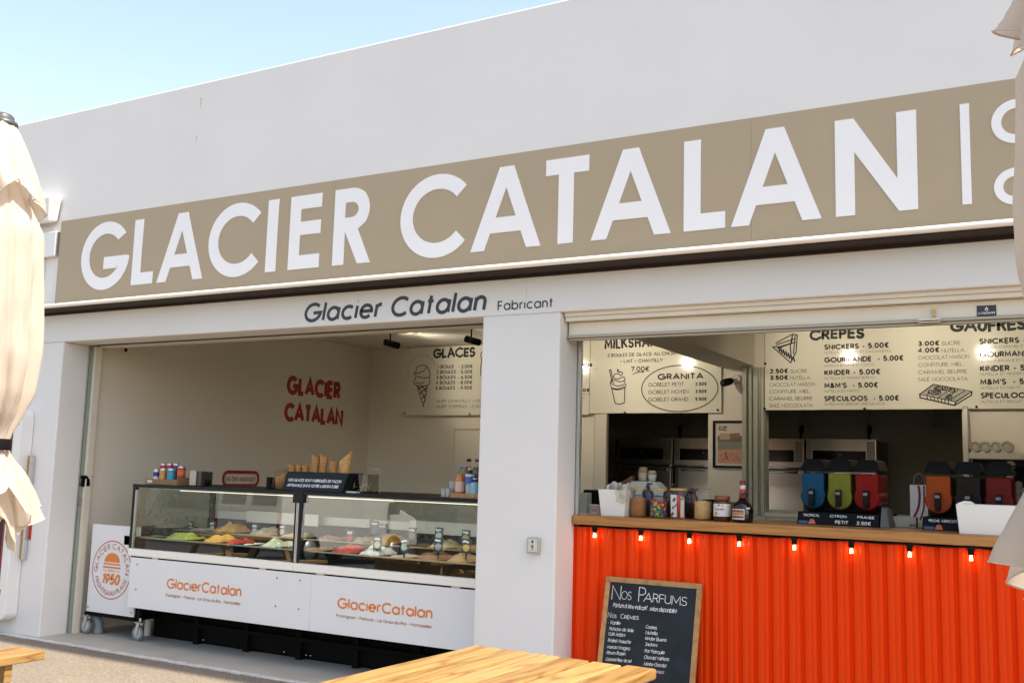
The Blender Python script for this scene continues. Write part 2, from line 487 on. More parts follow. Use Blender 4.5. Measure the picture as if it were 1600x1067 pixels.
def ribbon(mb, pts, w, P, closed=False, round_=False):
    q = [pts[0]]
    for p in pts[1:]:
        if hypot(p[0] - q[-1][0], p[1] - q[-1][1]) > 1e-6: q.append(p)
    if len(q) > 3 and hypot(q[0][0] - q[-1][0], q[0][1] - q[-1][1]) < 1e-4: closed = True; q.pop()
    n = len(q)
    if n < 2: return
    L = []; R = []
    for i in range(n):
        a = q[i - 1] if (i > 0 or closed) else None
        c = q[(i + 1) % n] if (i < n - 1 or closed) else None
        p = q[i]
        d1 = d2 = None
        if a: k = hypot(p[0] - a[0], p[1] - a[1]); d1 = ((p[0] - a[0]) / k, (p[1] - a[1]) / k)
        if c: k = hypot(c[0] - p[0], c[1] - p[1]); d2 = ((c[0] - p[0]) / k, (c[1] - p[1]) / k)
        if d1 is None: d1 = d2
        if d2 is None: d2 = d1
        n1 = (-d1[1], d1[0]); n2 = (-d2[1], d2[0])
        mx, my = n1[0] + n2[0], n1[1] + n2[1]; ml = hypot(mx, my)
        if ml < 0.25: mx, my = n1; s = 1.0
        else:
            mx /= ml; my /= ml; s = min(1.9, 1.0 / max(0.3, mx * n1[0] + my * n1[1]))
        L.append((p[0] + mx * s * w / 2, p[1] + my * s * w / 2)); R.append((p[0] - mx * s * w / 2, p[1] - my * s * w / 2))
    vs = [P(*a) for a in L] + [P(*a) for a in R]
    fs = [(n + i, n + (i + 1) % n, (i + 1) % n, i) for i in range(n if closed else n - 1)]
    if round_ and not closed:
        for e, inner in ((0, 1), (n - 1, n - 2)):
            cx, cy = q[e]; dx, dy = cx - q[inner][0], cy - q[inner][1]; a0 = math.atan2(dy, dx)
            o = len(vs); k = 6
            vs += [P(cx + w / 2 * cos(a0 - pi / 2 + pi * j / k), cy + w / 2 * sin(a0 - pi / 2 + pi * j / k)) for j in range(k + 1)]
            fs.append(tuple(range(o, o + k + 1)))
    mb.add(vs, fs, False)

class Pl:                        # a writing plane: origin, right, up, outward normal
    def __init__(s, o, u=(1, 0, 0), v=(0, 0, 1), n=(0, -1, 0)):
        s.o = Vector(o); s.u = Vector(u); s.v = Vector(v); s.n = Vector(n); s.k = 0
    def f(s, lift=0.0):
        s.k = (s.k + 1) % 40
        h = 0.0012 + s.k * 0.00003 + lift
        return lambda a, b: s.o + s.u * a + s.v * b + s.n * h
def layout(text, wt, track):
    x = 0.0; out = []
    for ch in text:
        w, st = GLY.get(ch, GLY[' '])
        if ch == ' ': x += w + wt; continue
        out.append((x + wt / 2, w, st)); x += w + wt + track
    return out, max(0.01, x - track)
def line_parts(mb, name, mats, parent):      # one part per written line
    b = sorted(set(mb.cuts + [len(mb.f)]))
    if b[0] != 0: b = [0] + b
    for i, j in zip(b, b[1:]):
        if j <= i: continue
        m = MB(); m.f = [f for f in mb.f[i:j]]; use = sorted({k for f in m.f for k in f}); ix = {k: n for n, k in enumerate(use)}
        m.v = [mb.v[k] for k in use]; m.f = [tuple(ix[k] for k in f) for f in m.f]; m.m = [0] * len(m.f); m.sm = [False] * len(m.f)
        m.build(name, mats, parent)
def write(mb, pl, text, x, z, h, width=None, wt=0.14, track=0.06, slant=0.0, hand=0.0, round_=False, tilt=0.0, seed=0, warp=None):
    rnd = random.Random(text + str(seed))
    mb.cuts.append(len(mb.f))
    lay, tot = layout(text, wt, track)
    sy = h
    sx = (width / tot) if width else h
    stroke = wt * h * (1.0 if not width else min(1.25, max(0.75, sqrt(sx / h))))
    for gx, gw, st in lay:
        ra = rnd.uniform(-1, 1) * hand * 0.10; sc = 1 + rnd.uniform(-1, 1) * hand * 0.12; dy = rnd.uniform(-1, 1) * hand * 0.06
        cx0 = gw / 2; cx1 = 0.4
        for pts in st:
            f = pl.f(); q = []
            for (a, b) in pts:
                b = wt / 2 + b * (1 - wt)
                if hand:
                    a += rnd.uniform(-1, 1) * hand * 0.03; b += rnd.uniform(-1, 1) * hand * 0.03
                    da, db = (a - cx0) * sc, (b - cx1) * sc
                    a = cx0 + da * cos(ra) - db * sin(ra); b = cx1 + da * sin(ra) + db * cos(ra) + dy
                X = (gx + a) * sx; Z = b * sy
                X += Z * slant
                if warp: q.append(warp(X, Z))
                else: q.append((x + X, z + Z + X * tilt))
            ribbon(mb, q, stroke * (1 + rnd.uniform(-.1, .1) * hand), f, round_=round_)
def pxwrite(mb, pl, Y, text, xl, xr, yb, yt, **kw):   # text whose left end, right end, baseline and cap line were read off the photograph
    a = at(xl, yb, Y); b = at(xr, yb, Y); t = at(xl, yt, Y)
    write(mb, pl, text, a.x - pl.o.x, a.z - pl.o.z, t.z - a.z, width=b.x - a.x, **kw)
def pxline(mb, pl, Y, pts, w, round_=True):
    q = [at(a, b, Y) for a, b in pts]
    ribbon(mb, [(p.x - pl.o.x, p.z - pl.o.z) for p in q], w, pl.f(), round_=round_)
def outline(name, loops, o, u, v, n, thick, material, parent):   # flat letters with holes, cut from sheet
    cu = bpy.data.curves.new(name, 'CURVE'); cu.dimensions = '2D'; cu.fill_mode = 'BOTH'; cu.extrude = thick / 2
    for lp in loops:
        sp = cu.splines.new('POLY'); sp.points.add(len(lp) - 1); sp.use_cyclic_u = True
        for p, (a, b) in zip(sp.points, lp): p.co = (a, b, 0, 1)
    tmp = bpy.data.objects.new(name, cu); COL.objects.link(tmp)
    bpy.context.view_layer.update()
    me = bpy.data.meshes.new_from_object(tmp.evaluated_get(bpy.context.evaluated_depsgraph_get()))
    bpy.data.objects.remove(tmp); bpy.data.curves.remove(cu)
    u, v, n, o = Vector(u), Vector(v), Vector(n), Vector(o)
    mb = MB(); mb.add([o + u * w.co.x + v * w.co.y + n * (w.co.z + thick / 2 + 0.001) for w in me.vertices], [tuple(p.vertices) for p in me.polygons])
    bpy.data.meshes.remove(me)
    return mb.build(name, material, parent)
def arc(cx, cy, rx, ry, a0, a1, k=24):
    return [(cx + rx * cos(radians(a0 + (a1 - a0) * i / k)), cy + ry * sin(radians(a0 + (a1 - a0) * i / k))) for i in range(k + 1)]

# ================================================================ the setting
g = MB().box(-300, 300, -400, 300, -0.4, 0.0); ground = structure(g.build("ground", M['ground']))
ground.location.z = -0.012
WL[ground] = Vector((0, 0, 0))
fl = MB().box(-8.0, 3.4, -0.02, 7.3, -0.2, 0.0); structure(fl.build("shop_floor", M['floor']))
# a floor joint and the cast threshold edge
k = MB()
rnd = random.Random(4)
x = -9.6
while x < 3.4:
    x2 = x + rnd.uniform(0.05, 0.12)
    k.box(x, min(x2, 3.4), -0.075 + rnd.uniform(-.008, .008), -0.021, -0.2, -0.004 + rnd.uniform(-.002, .002)); x = x2
structure(k.build("threshold", M['kerb']))

# ================================================================ the shop building
B = thing("shop_building", "long low white rendered shop building with two open serving bays", "building", (-4, 0, 0))
LP, RP0, RP1, RE = -7.80, -3.487, -2.906, 1.2      # left pier corner, pillar edges, right pier
w = MB()
w.box(-8.85, 4.5, 0, 0.27, 2.525, 4.647)           # lintel and parapet
w.box(-8.85, LP, 0, 0.27, -0.1, 2.525)             # left pier
w.box(RE, 4.5, 0, 0.27, -0.1, 2.525)
w.build("facade_wall", M['wall'], B, bevel=0.012)
MB().box(RP0, RP1, 0, 0.27, -0.1, 2.525).build("pillar", M['wall'], B, bevel=0.012)
w = MB()
w.box(-8.85, -8.0, 0.272, 7.5, -0.1, 4.645); w.box(-8.85, 4.5, 7.302, 7.5, -0.1, 4.645); w.box(3.4, 4.5, 0.272, 7.3, -0.1, 4.645)
w.box(-7.998, 3.398, 0.272, 7.3, 3.3, 4.645)
w.build("rear_wall", M['wall'], B)
MB().box(-8.0, -7.79, 0.272, 4.4, -0.05, 2.979).build("side_wall", M['inwall'], B)
MB().box(-8.0, 3.4, 0.272, 7.3, 2.98, 3.29).build("ceiling", M['ceil'], B)
PY = 4.4
w = MB()
w.box(-7.79, -4.69, PY, 4.5, -0.05, 2.979)
w.box(-4.689, -3.391, PY, 4.5, 2.25, 2.979)
w.box(-3.39, -2.80, PY - 0.02, 4.52, -0.05, 2.979)
w.box(-2.799, -0.981, PY, 4.5, 2.25, 2.979); w.box(-2.799, -0.981, PY, 4.5, -0.05, 1.13)
w.box(-0.98, 3.4, PY, 4.5, -0.05, 2.979)
w.build("partition_wall", M['inwall'], B)
MB().box(-2.83, -0.95, 4.36, 4.56, 1.132, 1.172).build("hatch_sill", M['inwall'], B, bevel=0.004)
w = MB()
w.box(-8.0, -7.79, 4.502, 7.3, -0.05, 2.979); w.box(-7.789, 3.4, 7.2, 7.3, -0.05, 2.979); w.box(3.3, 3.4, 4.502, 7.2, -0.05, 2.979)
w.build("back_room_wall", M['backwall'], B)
w = MB(); w.box(-3.27, -2.905, 0.275, 4.378, 2.632, 2.979); w.build("ceiling_beam", M['inwall'], B)
# door leaf with its frame on the partition
d = MB().box(-6.50, -5.70, 4.385, 4.398, 0.0, 1.98).build("door", M['inwall'], B)
f = MB(); f.box(-6.56, -6.501, 4.37, 4.398, 0, 2.04); f.box(-5.699, -5.64, 4.37, 4.398, 0, 2.04); f.box(-6.501, -5.699, 4.37, 4.398, 1.981, 2.04); f.box(-6.45, -5.75, 4.378, 4.384, 1.50, 1.56)
f.build("frame", M['inwall'], d, bevel=0.003)
MB().box(-5.80, -5.68, 4.33, 4.38, 1.0, 1.02).build("handle", M['alu'], d, bevel=0.004)
d2 = MB().box(-4.66, -4.52, 4.34, 4.398, 0.0, 2.15).build("door_jamb", M['inwall'], B, bevel=0.004)
# sliding hatch frames in aluminium next to the picture pillar
f = MB()
for x0, x1, y0 in ((-3.02, -2.975, 4.33), (-2.955, -2.925, 4.345), (-2.905, -2.86, 4.335), (-2.835, -2.803, 4.35)):
    f.box(x0, x1, y0, 4.379, 1.14, 2.62)
f.box(-2.80, -0.98, 4.41, 4.44, 1.173, 1.20); f.box(-0.965, -0.925, 4.30, 4.399, 1.15, 2.21)
f.build("hatch_frame", mat("pale_green_frame", (0.40, 0.41, 0.34), 0.45, 0.1), B, bevel=0.003)
# guide rails of the two bays
r_ = MB(); r_.box(LP + 0.001, LP + 0.022, 0.272, 0.33, 0, 2.52); r_.build("guide_rail", M['greenalu'], B)
r_ = MB(); r_.box(LP + 0.024, LP + 0.055, 0.30, 0.36, 0, 2.515); r_.build("guide_rail", M['shutter'], B)
r_ = MB(); r_.box(RP1 - 0.02, RP1 + 0.012, 0.272, 0.315, 0, 2.43); r_.box(RP1 + 0.014, RP1 + 0.02, 0.275, 0.312, 0, 2.43)
r_.build("guide_rail", M['alu'], B, bevel=0.002)
for i in range(9): MB().lathe([(0.005, 0), (0.005, 0.004), (0.001, 0.006)], (RP1 + 0.0215, 0.293, 0.15 + i * 0.27), 8, 'x').build("rail_screw", M['chrome'], B)
# soffit strip and slot above the left bay
s_ = MB(); s_.box(LP + 0.001, RP0 - 0.001, 0.272, 0.30, 2.532, 2.555); s_.build("shutter_slot", M['slot'], B)
s_ = MB(); s_.box(LP + 0.06, RP0 - 0.001, 0.325, 0.40, 2.512, 2.524); s_.build("slot_rail", M['shutter'], B)
MB().box(LP, RP0, 0.4, 0.5, 2.526, 2.979).build("lintel_wall", M['inwall'], B)
# stepped box of the roller shutter in the right bay
SH = thing("roller_shutter", "rolled up cream metal shutter at the top of the right bay", "shutter", (RP1 + 0.02, 0.1, 2.3))
X0 = RP1 + 0.013
MB().box(X0, RE - 0.01, 0.035, 0.27, 2.4995, 2.5245).build("box", M['shutter'], SH, bevel=0.0015)
MB().box(X0, RE - 0.01, 0.050, 0.27, 2.471, 2.4992).build("box", M['shutter'], SH, bevel=0.0015)
sl_ = MB().box(X0 + .002, RE - 0.015, 0.10, 0.13, 2.384, 2.468).build("shutter_slat", M['shutter'], SH, bevel=0.002)
bb = MB(); bb.box(X0 + .002, RE - 0.02, 0.085, 0.145, 2.366, 2.382); bb.box(X0 + .002, RE - 0.02, 0.10, 0.13, 2.350, 2.365)
b_ = bb.build("bottom_bar", mat("dull_bar", (0.40, 0.36, 0.29), 0.4, 0.3), SH, bevel=0.003)
a = at(1452, 503, 0.08); hb = MB(); hb.box(a.x - 0.055, a.x + 0.06, 0.05, 0.084, 2.370, 2.380); hb.box(a.x - 0.055, a.x + 0.06, 0.05, 0.084, 2.358, 2.364)
hb.build("handle", M['shutter'], b_, bevel=0.003)
a = at(1459, 488, 0.098); lk = MB(); lk.lathe([(0.009, 0.0), (0.009, 0.012), (0.007, 0.014)], (a.x, 0.0855, 0), 14, 'y')
for i in range(len(lk.v)): lk.v[i] = (lk.v[i][0], lk.v[i][1], lk.v[i][2] + a.z + 0.010)
lk.box(a.x - 0.005, a.x + 0.005, 0.088, 0.0995, a.z - 0.026, a.z + 0.004)
lk.build("lock", M['brass'], sl_)
a = at(1526, 478, 0.098); c = at(1557, 494, 0.098)
st = MB().box(a.x, c.x, 0.0965, 0.0995, c.z, a.z).build("sticker", C(0.02, 0.022, 0.03, 0.4), sl_)
tx = MB(); pl = Pl((a.x, 0.0960, c.z)); W_ = c.x - a.x; H_ = a.z - c.z
write(tx, pl, "LA TOULOUSAINE", W_ * .06, H_ * .22, H_ * .2, width=W_ * .88, wt=.16)
for q in ([(W_ * .42, H_ * .55), (W_ * .5, H_ * .8), (W_ * .58, H_ * .62), (W_ * .5, H_ * .5)], [(W_ * .46, H_ * .78), (W_ * .56, H_ * .76)]): ribbon(tx, q, H_ * .07, pl.f())
tx.build("lettering", M['white'], st)

# dark painted words on the lintel
tx = MB(); pl = Pl((-5.062, 0, 2.558))
write(tx, pl, "Glacier Catalan", 0.0, 0.0, 0.150, width=1.59, wt=0.175, track=0.10, slant=0.17)
write(tx, pl, "Fabricant", 1.688, 0.0, 0.066, width=0.415, wt=0.145, track=0.13)
line_parts(tx, "lettering", M['slate'], B)
cr = MB(); cr.box(-3.158, -3.1565, -0.001, 0.001, 2.62, 2.76); cr.build("plaster_crack", mat("crack", (0.55, 0.53, 0.52), 0.9), B)
# two rusty drips on the parapet
M['rust'] = mat("rust_stain", (0.56, 0.50, 0.38), 0.9, var=0.12, vscale=40)
for px, py, hh in ((314, 160, .085), (307, 217, .055)):
    a = at(px, py, 0)
    MB().add([(a.x - .006, -0.0015, a.z + hh * .5), (a.x + .008, -0.0015, a.z + hh * .42), (a.x + .004, -0.0015, a.z - hh * .2), (a.x - .002, -0.0015, a.z - hh * .8)], [(0, 3, 2, 1)]).build("rust_stain", M["rust"], B)

# ================================================================ fascia sign
SG = thing("fascia_sign", "long taupe fascia sign with big white capital letters", "sign", (-4, -0.03, 2.884))
SX0, SX1, SZ0, SZ1 = -7.932, 2.2, 2.836, 3.617
pn = MB()
seams = [SX0, -4.791, -1.651, 1.489, SX1]
for a, b in zip(seams, seams[1:]): pn.box(a + .0006, b - .0006, -0.03, -0.001, SZ0, SZ1)
pn.build("panel", M['taupe'], SG)
z0, z1, T = 2.9655, 3.533, 0.106
def Aout(xl, xr):
    cx = (xl + xr) / 2; hw = (xr - xl) / 2; k = 0.054; th = 0.108
    yb0, yb1 = z0 + .116, z0 + .222
    def xo(y): return hw - (hw - k) * (y - z0) / (z1 - z0)        # outer half width
    def xi(y): return xo(y) - th
    yt = z0 + (z1 - z0) * (hw - th) / (hw - k)
    o_ = [(cx - hw, z0), (cx - k, z1), (cx + k, z1), (cx + hw, z0), (cx + hw - th, z0), (cx + xi(yb0), yb0), (cx - xi(yb0), yb0), (cx - hw + th, z0)]
    h_ = [(cx - xi(yb1), yb1), (cx, yt), (cx + xi(yb1), yb1)]
    return [o_, h_]
def Cout(xl, xr, a0=40.5, zc=None, rz=None, T=T):
    zc = zc or (z0 + z1) / 2; rz = rz or (z1 - z0) / 2 + 0.014
    rx = rz * 1.045
    cx = xl + rx
    return [arc(cx, zc, rx, rz, a0, 360 - a0, 48) + arc(cx, zc, rx - T, rz - T, 360 - a0 + 2, a0 - 2, 48)]
def Gout(xl, xr):
    zc = (z0 + z1) / 2; rz = (z1 - z0) / 2 + 0.016; cx = -7.303; rx = cx - xl
    t1 = -4.0
    o_ = arc(cx, zc, rx, rz, 37, 360 + t1 - 0, 44)
    o_ = [p for p in o_]
    o_ += [(xr + .012, zc - .012), (xr + .012, zc - .012)]
    o_ = o_[:-1] + [(cx - .012, zc - .012), (cx - .012, zc - .118), (cx + rx - T - .055, zc - .118)]
    i_ = arc(cx, zc, rx - T, rz - T, 360 - 28, 41, 40)
    return [o_ + i_]
L_ = {}
loops = []
loops += Gout(-7.613, -7.044 + .0)
def Lout(x, xr): return [[(x, z0), (x, z1 - .006), (x + T, z1 - .006), (x + T, z0 + T - .004), (xr, z0 + T - .004), (xr, z0)]]
loops += Lout(-6.950, -6.691) + Aout(-6.640, -6.113) + Cout(-6.066, -5.53)
loops += [[(-5.443, z0), (-5.443, z1), (-5.337, z1), (-5.337, z0)]]
E0, E1 = -5.214, -4.910
loops += [[(E0, z0), (E0, z1), (E1, z1), (E1, z1 - T), (E0 + T, z1 - T), (E0 + T, 3.330), (E1, 3.330), (E1, 3.226), (E0 + T, 3.226), (E0 + T, z0 + T), (E1, z0 + T), (E1, z0)]]
RX = -4.784
loops += [[(RX, z0), (RX, z1 + .004)] + arc(RX + .163, z1 + .004 - .1655, .163, .1655, 90, -38, 20) + [(-4.558, 3.223), (-4.434, z0), (-4.551, z0), (RX + T, 3.214), (RX + T, z0)],
          [(RX + .103, 3.43), ] + arc(RX + .163, 3.374, .062, .057, 90, -90, 12) + [(RX + .103, 3.317)]]
loops += Cout(-4.178, -3.63) + Aout(-3.584, -3.045)
TX = -3.016
loops += [[(TX, z1), (-2.705, z1), (-2.705, z1 - T), (-2.811, z1 - T), (-2.811, z0), (-2.921, z0), (-2.921, z1 - T), (TX, z1 - T)]]
loops += Aout(-2.685, -2.148) + Lout(-2.066, -1.808) + Aout(-1.773, -1.248)
NX0, NX1 = -1.170, -0.737
loops += [[(NX0, z0), (NX0, z1 - .01), (NX0 + .102, z1 - .01), (NX1 - .103, 3.150), (NX1 - .103, z1 - .01), (NX1, z1 - .01), (NX1, z0), (NX1 - .098, z0), (NX0 + .105, 3.327), (NX0 + .105, z0)]]
outline("lettering", loops, (0, -0.03, 0), (1, 0, 0), (0, 0, 1), (0, -1, 0), 0.003, M['white'], SG)
lo2 = [[(-0.518, z0), (-0.518, z1 - .016), (-0.472, z1 - .016), (-0.472, z0)]]
lo2 += [arc(-0.250, 3.385, .118, .118, 42, 318, 30) + arc(-0.250, 3.385, .118 - .048, .118 - .048, 316, 44, 30)]
lo2 += [arc(-0.263, 3.038, .102, .098, 42, 318, 30) + arc(-0.263, 3.038, .102 - .044, .098 - .044, 316, 44, 30)]
for l_ in ([lo2[0]], [lo2[1]], [lo2[2]]): outline("lettering", l_, (0, -0.03, 0), (1, 0, 0), (0, 0, 1), (0, -1, 0), 0.003, M['white'], SG)

# ================================================================ folded awning under the sign
AW = thing("folded_awning", "retracted awning with a cream front bar and dark slot under the sign", "awning", (-4, -0.1, 2.75))
ab = MB()
prof = [(-.202, 2.796), (-.210, 2.806), (-.209, 2.818), (-.199, 2.827), (-.184, 2.829), (-.176, 2.822), (-.176, 2.797), (-.188, 2.793)]
K = len(prof)
ab.add([(x, y, z) for x in (-8.62, 2.3) for y, z in prof], [tuple(range(K - 1, -1, -1)), tuple(range(K, 2 * K))] + [(i, (i + 1) % K, K + (i + 1) % K, K + i) for i in range(K)], False)
ab.build("front_bar", M['cream'], AW, bevel=0.003)
MB().hexa([(-8.60, -.175, 2.798), (2.28, -.175, 2.798), (2.28, -.0305, 2.798), (-8.60, -.0305, 2.798), (-8.60, -.175, 2.822), (2.28, -.175, 2.822), (2.28, -.0305, 2.834), (-8.60, -.0305, 2.834)]).build("cover", C(.16, .14, .12, .6), AW)  # unseen top, coloured dark to cut light bounced onto the sign
sb = MB(); sb.box(-8.60, 2.28, -.175, -.001, 2.788, 2.7975); sb.box(-8.60, 2.28, -.014, -.001, 2.766, 2.7875)
sb.build("slot", M['slot'], AW)

# ================================================================ fittings on the left pier
a = at(87, 380, -0.22)
aw2 = thing("awning_box", "white square ended awning box at the left edge of the building", "awning box", (-8.2, -0.2, 3.25))
p0, p1 = at(84.5, 400, -0.05), at(86.5, 361, -0.05)
MB().box(-8.95, p0.x, -0.05, -0.002, p0.z, p1.z).build("casing", M['whitepanel'], aw2, bevel=0.006)
MB().box(p0.x + .0005, p0.x + .006, -0.046, -0.003, p0.z + .005, p1.z - .005).build("end_plate", M['alu'], aw2, bevel=0.002)
a = at(64.5, 440, -0.03); MB().box(a.x - .05, a.x, -0.03, -0.002, 2.88, p0.z - .002).build("bracket", M['whitepanel'], aw2, bevel=0.004)
fx = thing("wall_floodlight", "white tapered wall fixture with a clear tip left of the sign", "wall light", (-8.1, -0.1, 3.7))
t0, b0 = at(79, 306, -0.13), at(72, 346, -0.13)
MB().hexa([(b0.x - .40, -.105, b0.z), (b0.x, -.105, b0.z), (b0.x, -.012, b0.z + .02), (b0.x - .40, -.012, b0.z + .02), (t0.x - .42, -.14, t0.z), (t0.x, -.14, t0.z), (t0.x + .01, -.012, t0.z), (t0.x - .42, -.012, t0.z)]).build("housing", M['whiteplastic'], fx, bevel=.020, seg=4)
MB().box(b0.x - .30, b0.x - .12, -.0115, -.002, b0.z + .04, t0.z - .03).build("wall_plate", M['alu'], fx)
q = at(84, 312, -0.08); q1 = at(91.5, 319, -0.08)
MB().tube([q - Vector((.03, 0, 0)), q, (q + q1) / 2, q1], [.012, .015, .012, .017], 12).build("lens_tip", M['acrylic'], fx)

a0, a1 = at(38, 793, -0.03), at(30, 873, -0.03)
ch = thing("metal_channel", "upright aluminium channel with a tan strip on the left pier", "metal channel", (a1.x, -0.03, a1.z))
w_ = 0.062
c_ = MB(); c_.box(a1.x - w_, a1.x - w_ + .012, -.045, -.002, a1.z, 1.52); c_.box(a1.x + w_ - .02, a1.x + w_, -.045, -.002, a1.z, 1.52); c_.box(a1.x - w_ + .012, a1.x + w_ - .02, -.012, -.002, a1.z, 1.52)
c_.build("channel", M['alu'], ch, bevel=.002)
MB().box(a1.x - w_ + .016, a1.x + w_ - .026, -.034, -.0125, a1.z + .003, 1.52).build("strip", M['brass'], ch, bevel=.002)
MB().lathe([(.009, 0), (.009, .02), (.004, .026)], (a1.x - w_ - .002, -.02, a1.z + .07), 10, 'x').build("bolt", M['chrome'], ch)
b0, b1 = at(51, 809, -0.002), at(45, 843, -0.002)
stk = tag(MB().box(b1.x - .022, b1.x + .026, -.0035, -.0008, b1.z, b0.z).build("wall_sticker", C(0.52, 0.02, 0.02, 0.4)), "small upright red sticker with dark writing on left pier", "sticker")
tx = MB(); pl = Pl((b1.x - .012, -.0035, b1.z + .01), (0, 0, 1), (-1, 0, 0)); pl.o.x += .026
write(tx, pl, "ATTENTION" if False else "- - -", 0, 0, .02, width=(b0.z - b1.z) * .9, wt=.3); tx.build("lettering", C(0.05, 0.01, 0.01), stk)

# white cabinet with rounded corners at the far left
e0 = at(24, 760, -0.05); zb = at(14, 972, -0.05).z
def rrect(x0, x1, z0, z1, r, k=6):
    P = []
    for cx, cz, s0 in ((x1 - r, z0 + r, -90), (x1 - r, z1 - r, 0), (x0 + r, z1 - r, 90), (x0 + r, z0 + r, 180)):
        P += [(cx + r * cos(radians(s0 + 90 * i / k)), cz + r * sin(radians(s0 + 90 * i / k))) for i in range(k + 1)]
    return P
cb = thing("drinks_cabinet", "white cabinet with rounded corners and a dark front at far left", "cabinet", (e0.x - .5, -.3, 0))
YC = -0.13
xr_ = at(24, 760, YC).x; zb = at(14, 972, YC).z
MB().prism(rrect(xr_ - 0.74, xr_, max(.06, zb), 1.93, 0.07), (0, YC, 0), (1, 0, 0), (0, 0, 1), (0, 1, 0), 0.128).build("body", M['whitepanel'], cb, bevel=.01)
xd = at(13, 760, YC).x
MB().prism(rrect(xd - 0.58, xd, max(.06, zb) + .16, 1.86, 0.02), (0, YC - .004, 0), (1, 0, 0), (0, 0, 1), (0, 1, 0), 0.006).build("front_glass", C(0.012, 0.004, 0.005, 0.12), cb)
fr = MB(); fr.box(xd - .012, xd - .002, YC - .0065, YC - .0045, max(.06, zb) + .18, 1.84); fr.build("red_edge", C(0.35, 0.01, 0.015), cb)

# small fittings inside the left bay
a = at(127, 786, 0.36); 
def wp(px, py): return atX(px, py, -7.785)
c0 = wp(127.5, 783)
ls = thing("light_switch", "square grey light switch inside the left wall by the rail", "switch", (-7.785, c0.y, c0.z))
MB().box(-7.789, -7.775, c0.y - .035, c0.y + .035, c0.z - .042, c0.z + .042).build("plate", C(.22, .22, .19), ls, bevel=.003)
MB().box(-7.7745, -7.769, c0.y - .02, c0.y + .02, c0.z - .025, c0.z + .025).build("rocker", C(.3, .3, .27), ls, bevel=.002)
h0 = wp(131, 742)
hk = thing("hanging_cap", "black cloth cap hanging on hook inside left wall by the rail", "cap", (-7.76, h0.y, h0.z))
q = MB(); q.tube([(-7.788, h0.y, h0.z + .01), (-7.755, h0.y + .02, h0.z), (-7.75, h0.y + .07, h0.z - .012)], [.005, .007, .003], 8)
q.build("hook", C(.05, .02, .02), hk)
y0_, z0_ = h0.y - .045, h0.z
q = MB(); q.add([(-7.77, y0_, z0_ - .005), (-7.73, y0_ + .035, z0_ - .002), (-7.725, y0_ + .065, z0_ - .04), (-7.73, y0_ + .075, z0_ - .09), (-7.755, y0_ + .04, z0_ - .105), (-7.785, y0_ + .005, z0_ - .095), (-7.785, y0_ + .01, z0_ - .03), (-7.765, y0_ + .06, z0_ - .07)], [(0, 1, 2, 7), (2, 3, 4, 7), (0, 7, 5, 6), (7, 4, 5), (0, 6, 5, 4, 3, 2, 1)], True)
q.build("cloth", M['black'], hk)
tb = thing("wall_tube", "short white tube bracket with dark end high on the left wall", "bracket", (-7.79, 1.0, 2.6))
MB().tube([atX(164, 541, -7.76), atX(194, 546.5, -7.70)], .012, 8).build("tube", C(.55, .52, .44), tb)
q1 = atX(194, 546.5, -7.70); q0 = atX(164, 541, -7.76); dd = (q1 - q0).normalized()
MB().tube([q1 + dd * .002, q1 + dd * .025], .016, 8).build("end_cap", M['black'], tb)
MB().box(-7.789, -7.765, q0.y - .02, q0.y + .03, q0.z - .03, q0.z + .03).build("wall_plate", C(.5, .47, .4), tb)
pe = thing("drain_pipe", "grey plastic drain elbow rising from the floor behind the cart", "pipe", (-7.66, .62, 0))
c0 = atZ(154, 989, 0.0)
arcp = [(c0.x, c0.y, -.005), (c0.x, c0.y, .07)] + [(c0.x - .06 + .06 * cos(radians(t)), c0.y + .0, .07 + .06 * sin(radians(t))) for t in range(15, 91, 15)] + [(c0.x - .13, c0.y, .13)]
MB().tube(arcp, .036, 14).build("elbow", M['pvc'], pe)
MB().lathe([(.043, -.004), (.043, .03), (.037, .032)], (c0.x, c0.y, 0), 16).build("collar", M['pvc'], pe)

# red hand lettered shop name and motto on the left inner wall
def wallpt(px, py): return atX(px, py, -7.79)
WP = Pl((-7.79, 0, 0), (0, 1, 0), (0, 0, 1), (1, 0, 0))
tx = MB()
def wallwrite(text, xl, yb, yt, xr, ybr, wt, **kw):
    a, b, t = wallpt(xl, yb), wallpt(xr, ybr), wallpt(xl, yt)
    write(tx, WP, text, a.y, a.z, t.z - a.z, width=b.y - a.y, wt=wt, tilt=(b.z - a.z) / (b.y - a.y), **kw)
wallwrite("GLACIER", 447.5, 617, 584, 531, 626.5, .29, track=.02, hand=.14)
wallwrite("CATALAN", 443.5, 659, 626.5, 535, 667.5, .29, track=.0, hand=.14)
line_parts(tx, "lettering", M['redpaint'], B)
tx = MB()
wallwrite("GO OUT AND ENJOY", 351.5, 751.5, 744, 399, 752.6, .17, track=.06, hand=.2)
a, b = wallpt(348, 758), wallpt(404, 736)
hz = (b.z - a.z) * .40
P_ = rrect(a.y, b.y, a.z, a.z + (wallpt(348, 737).z - a.z), min(.07, hz), 5)
ribbon(tx, P_ + [P_[0]], .035, WP.f())
tx.build("lettering", M['redpaint'], B)

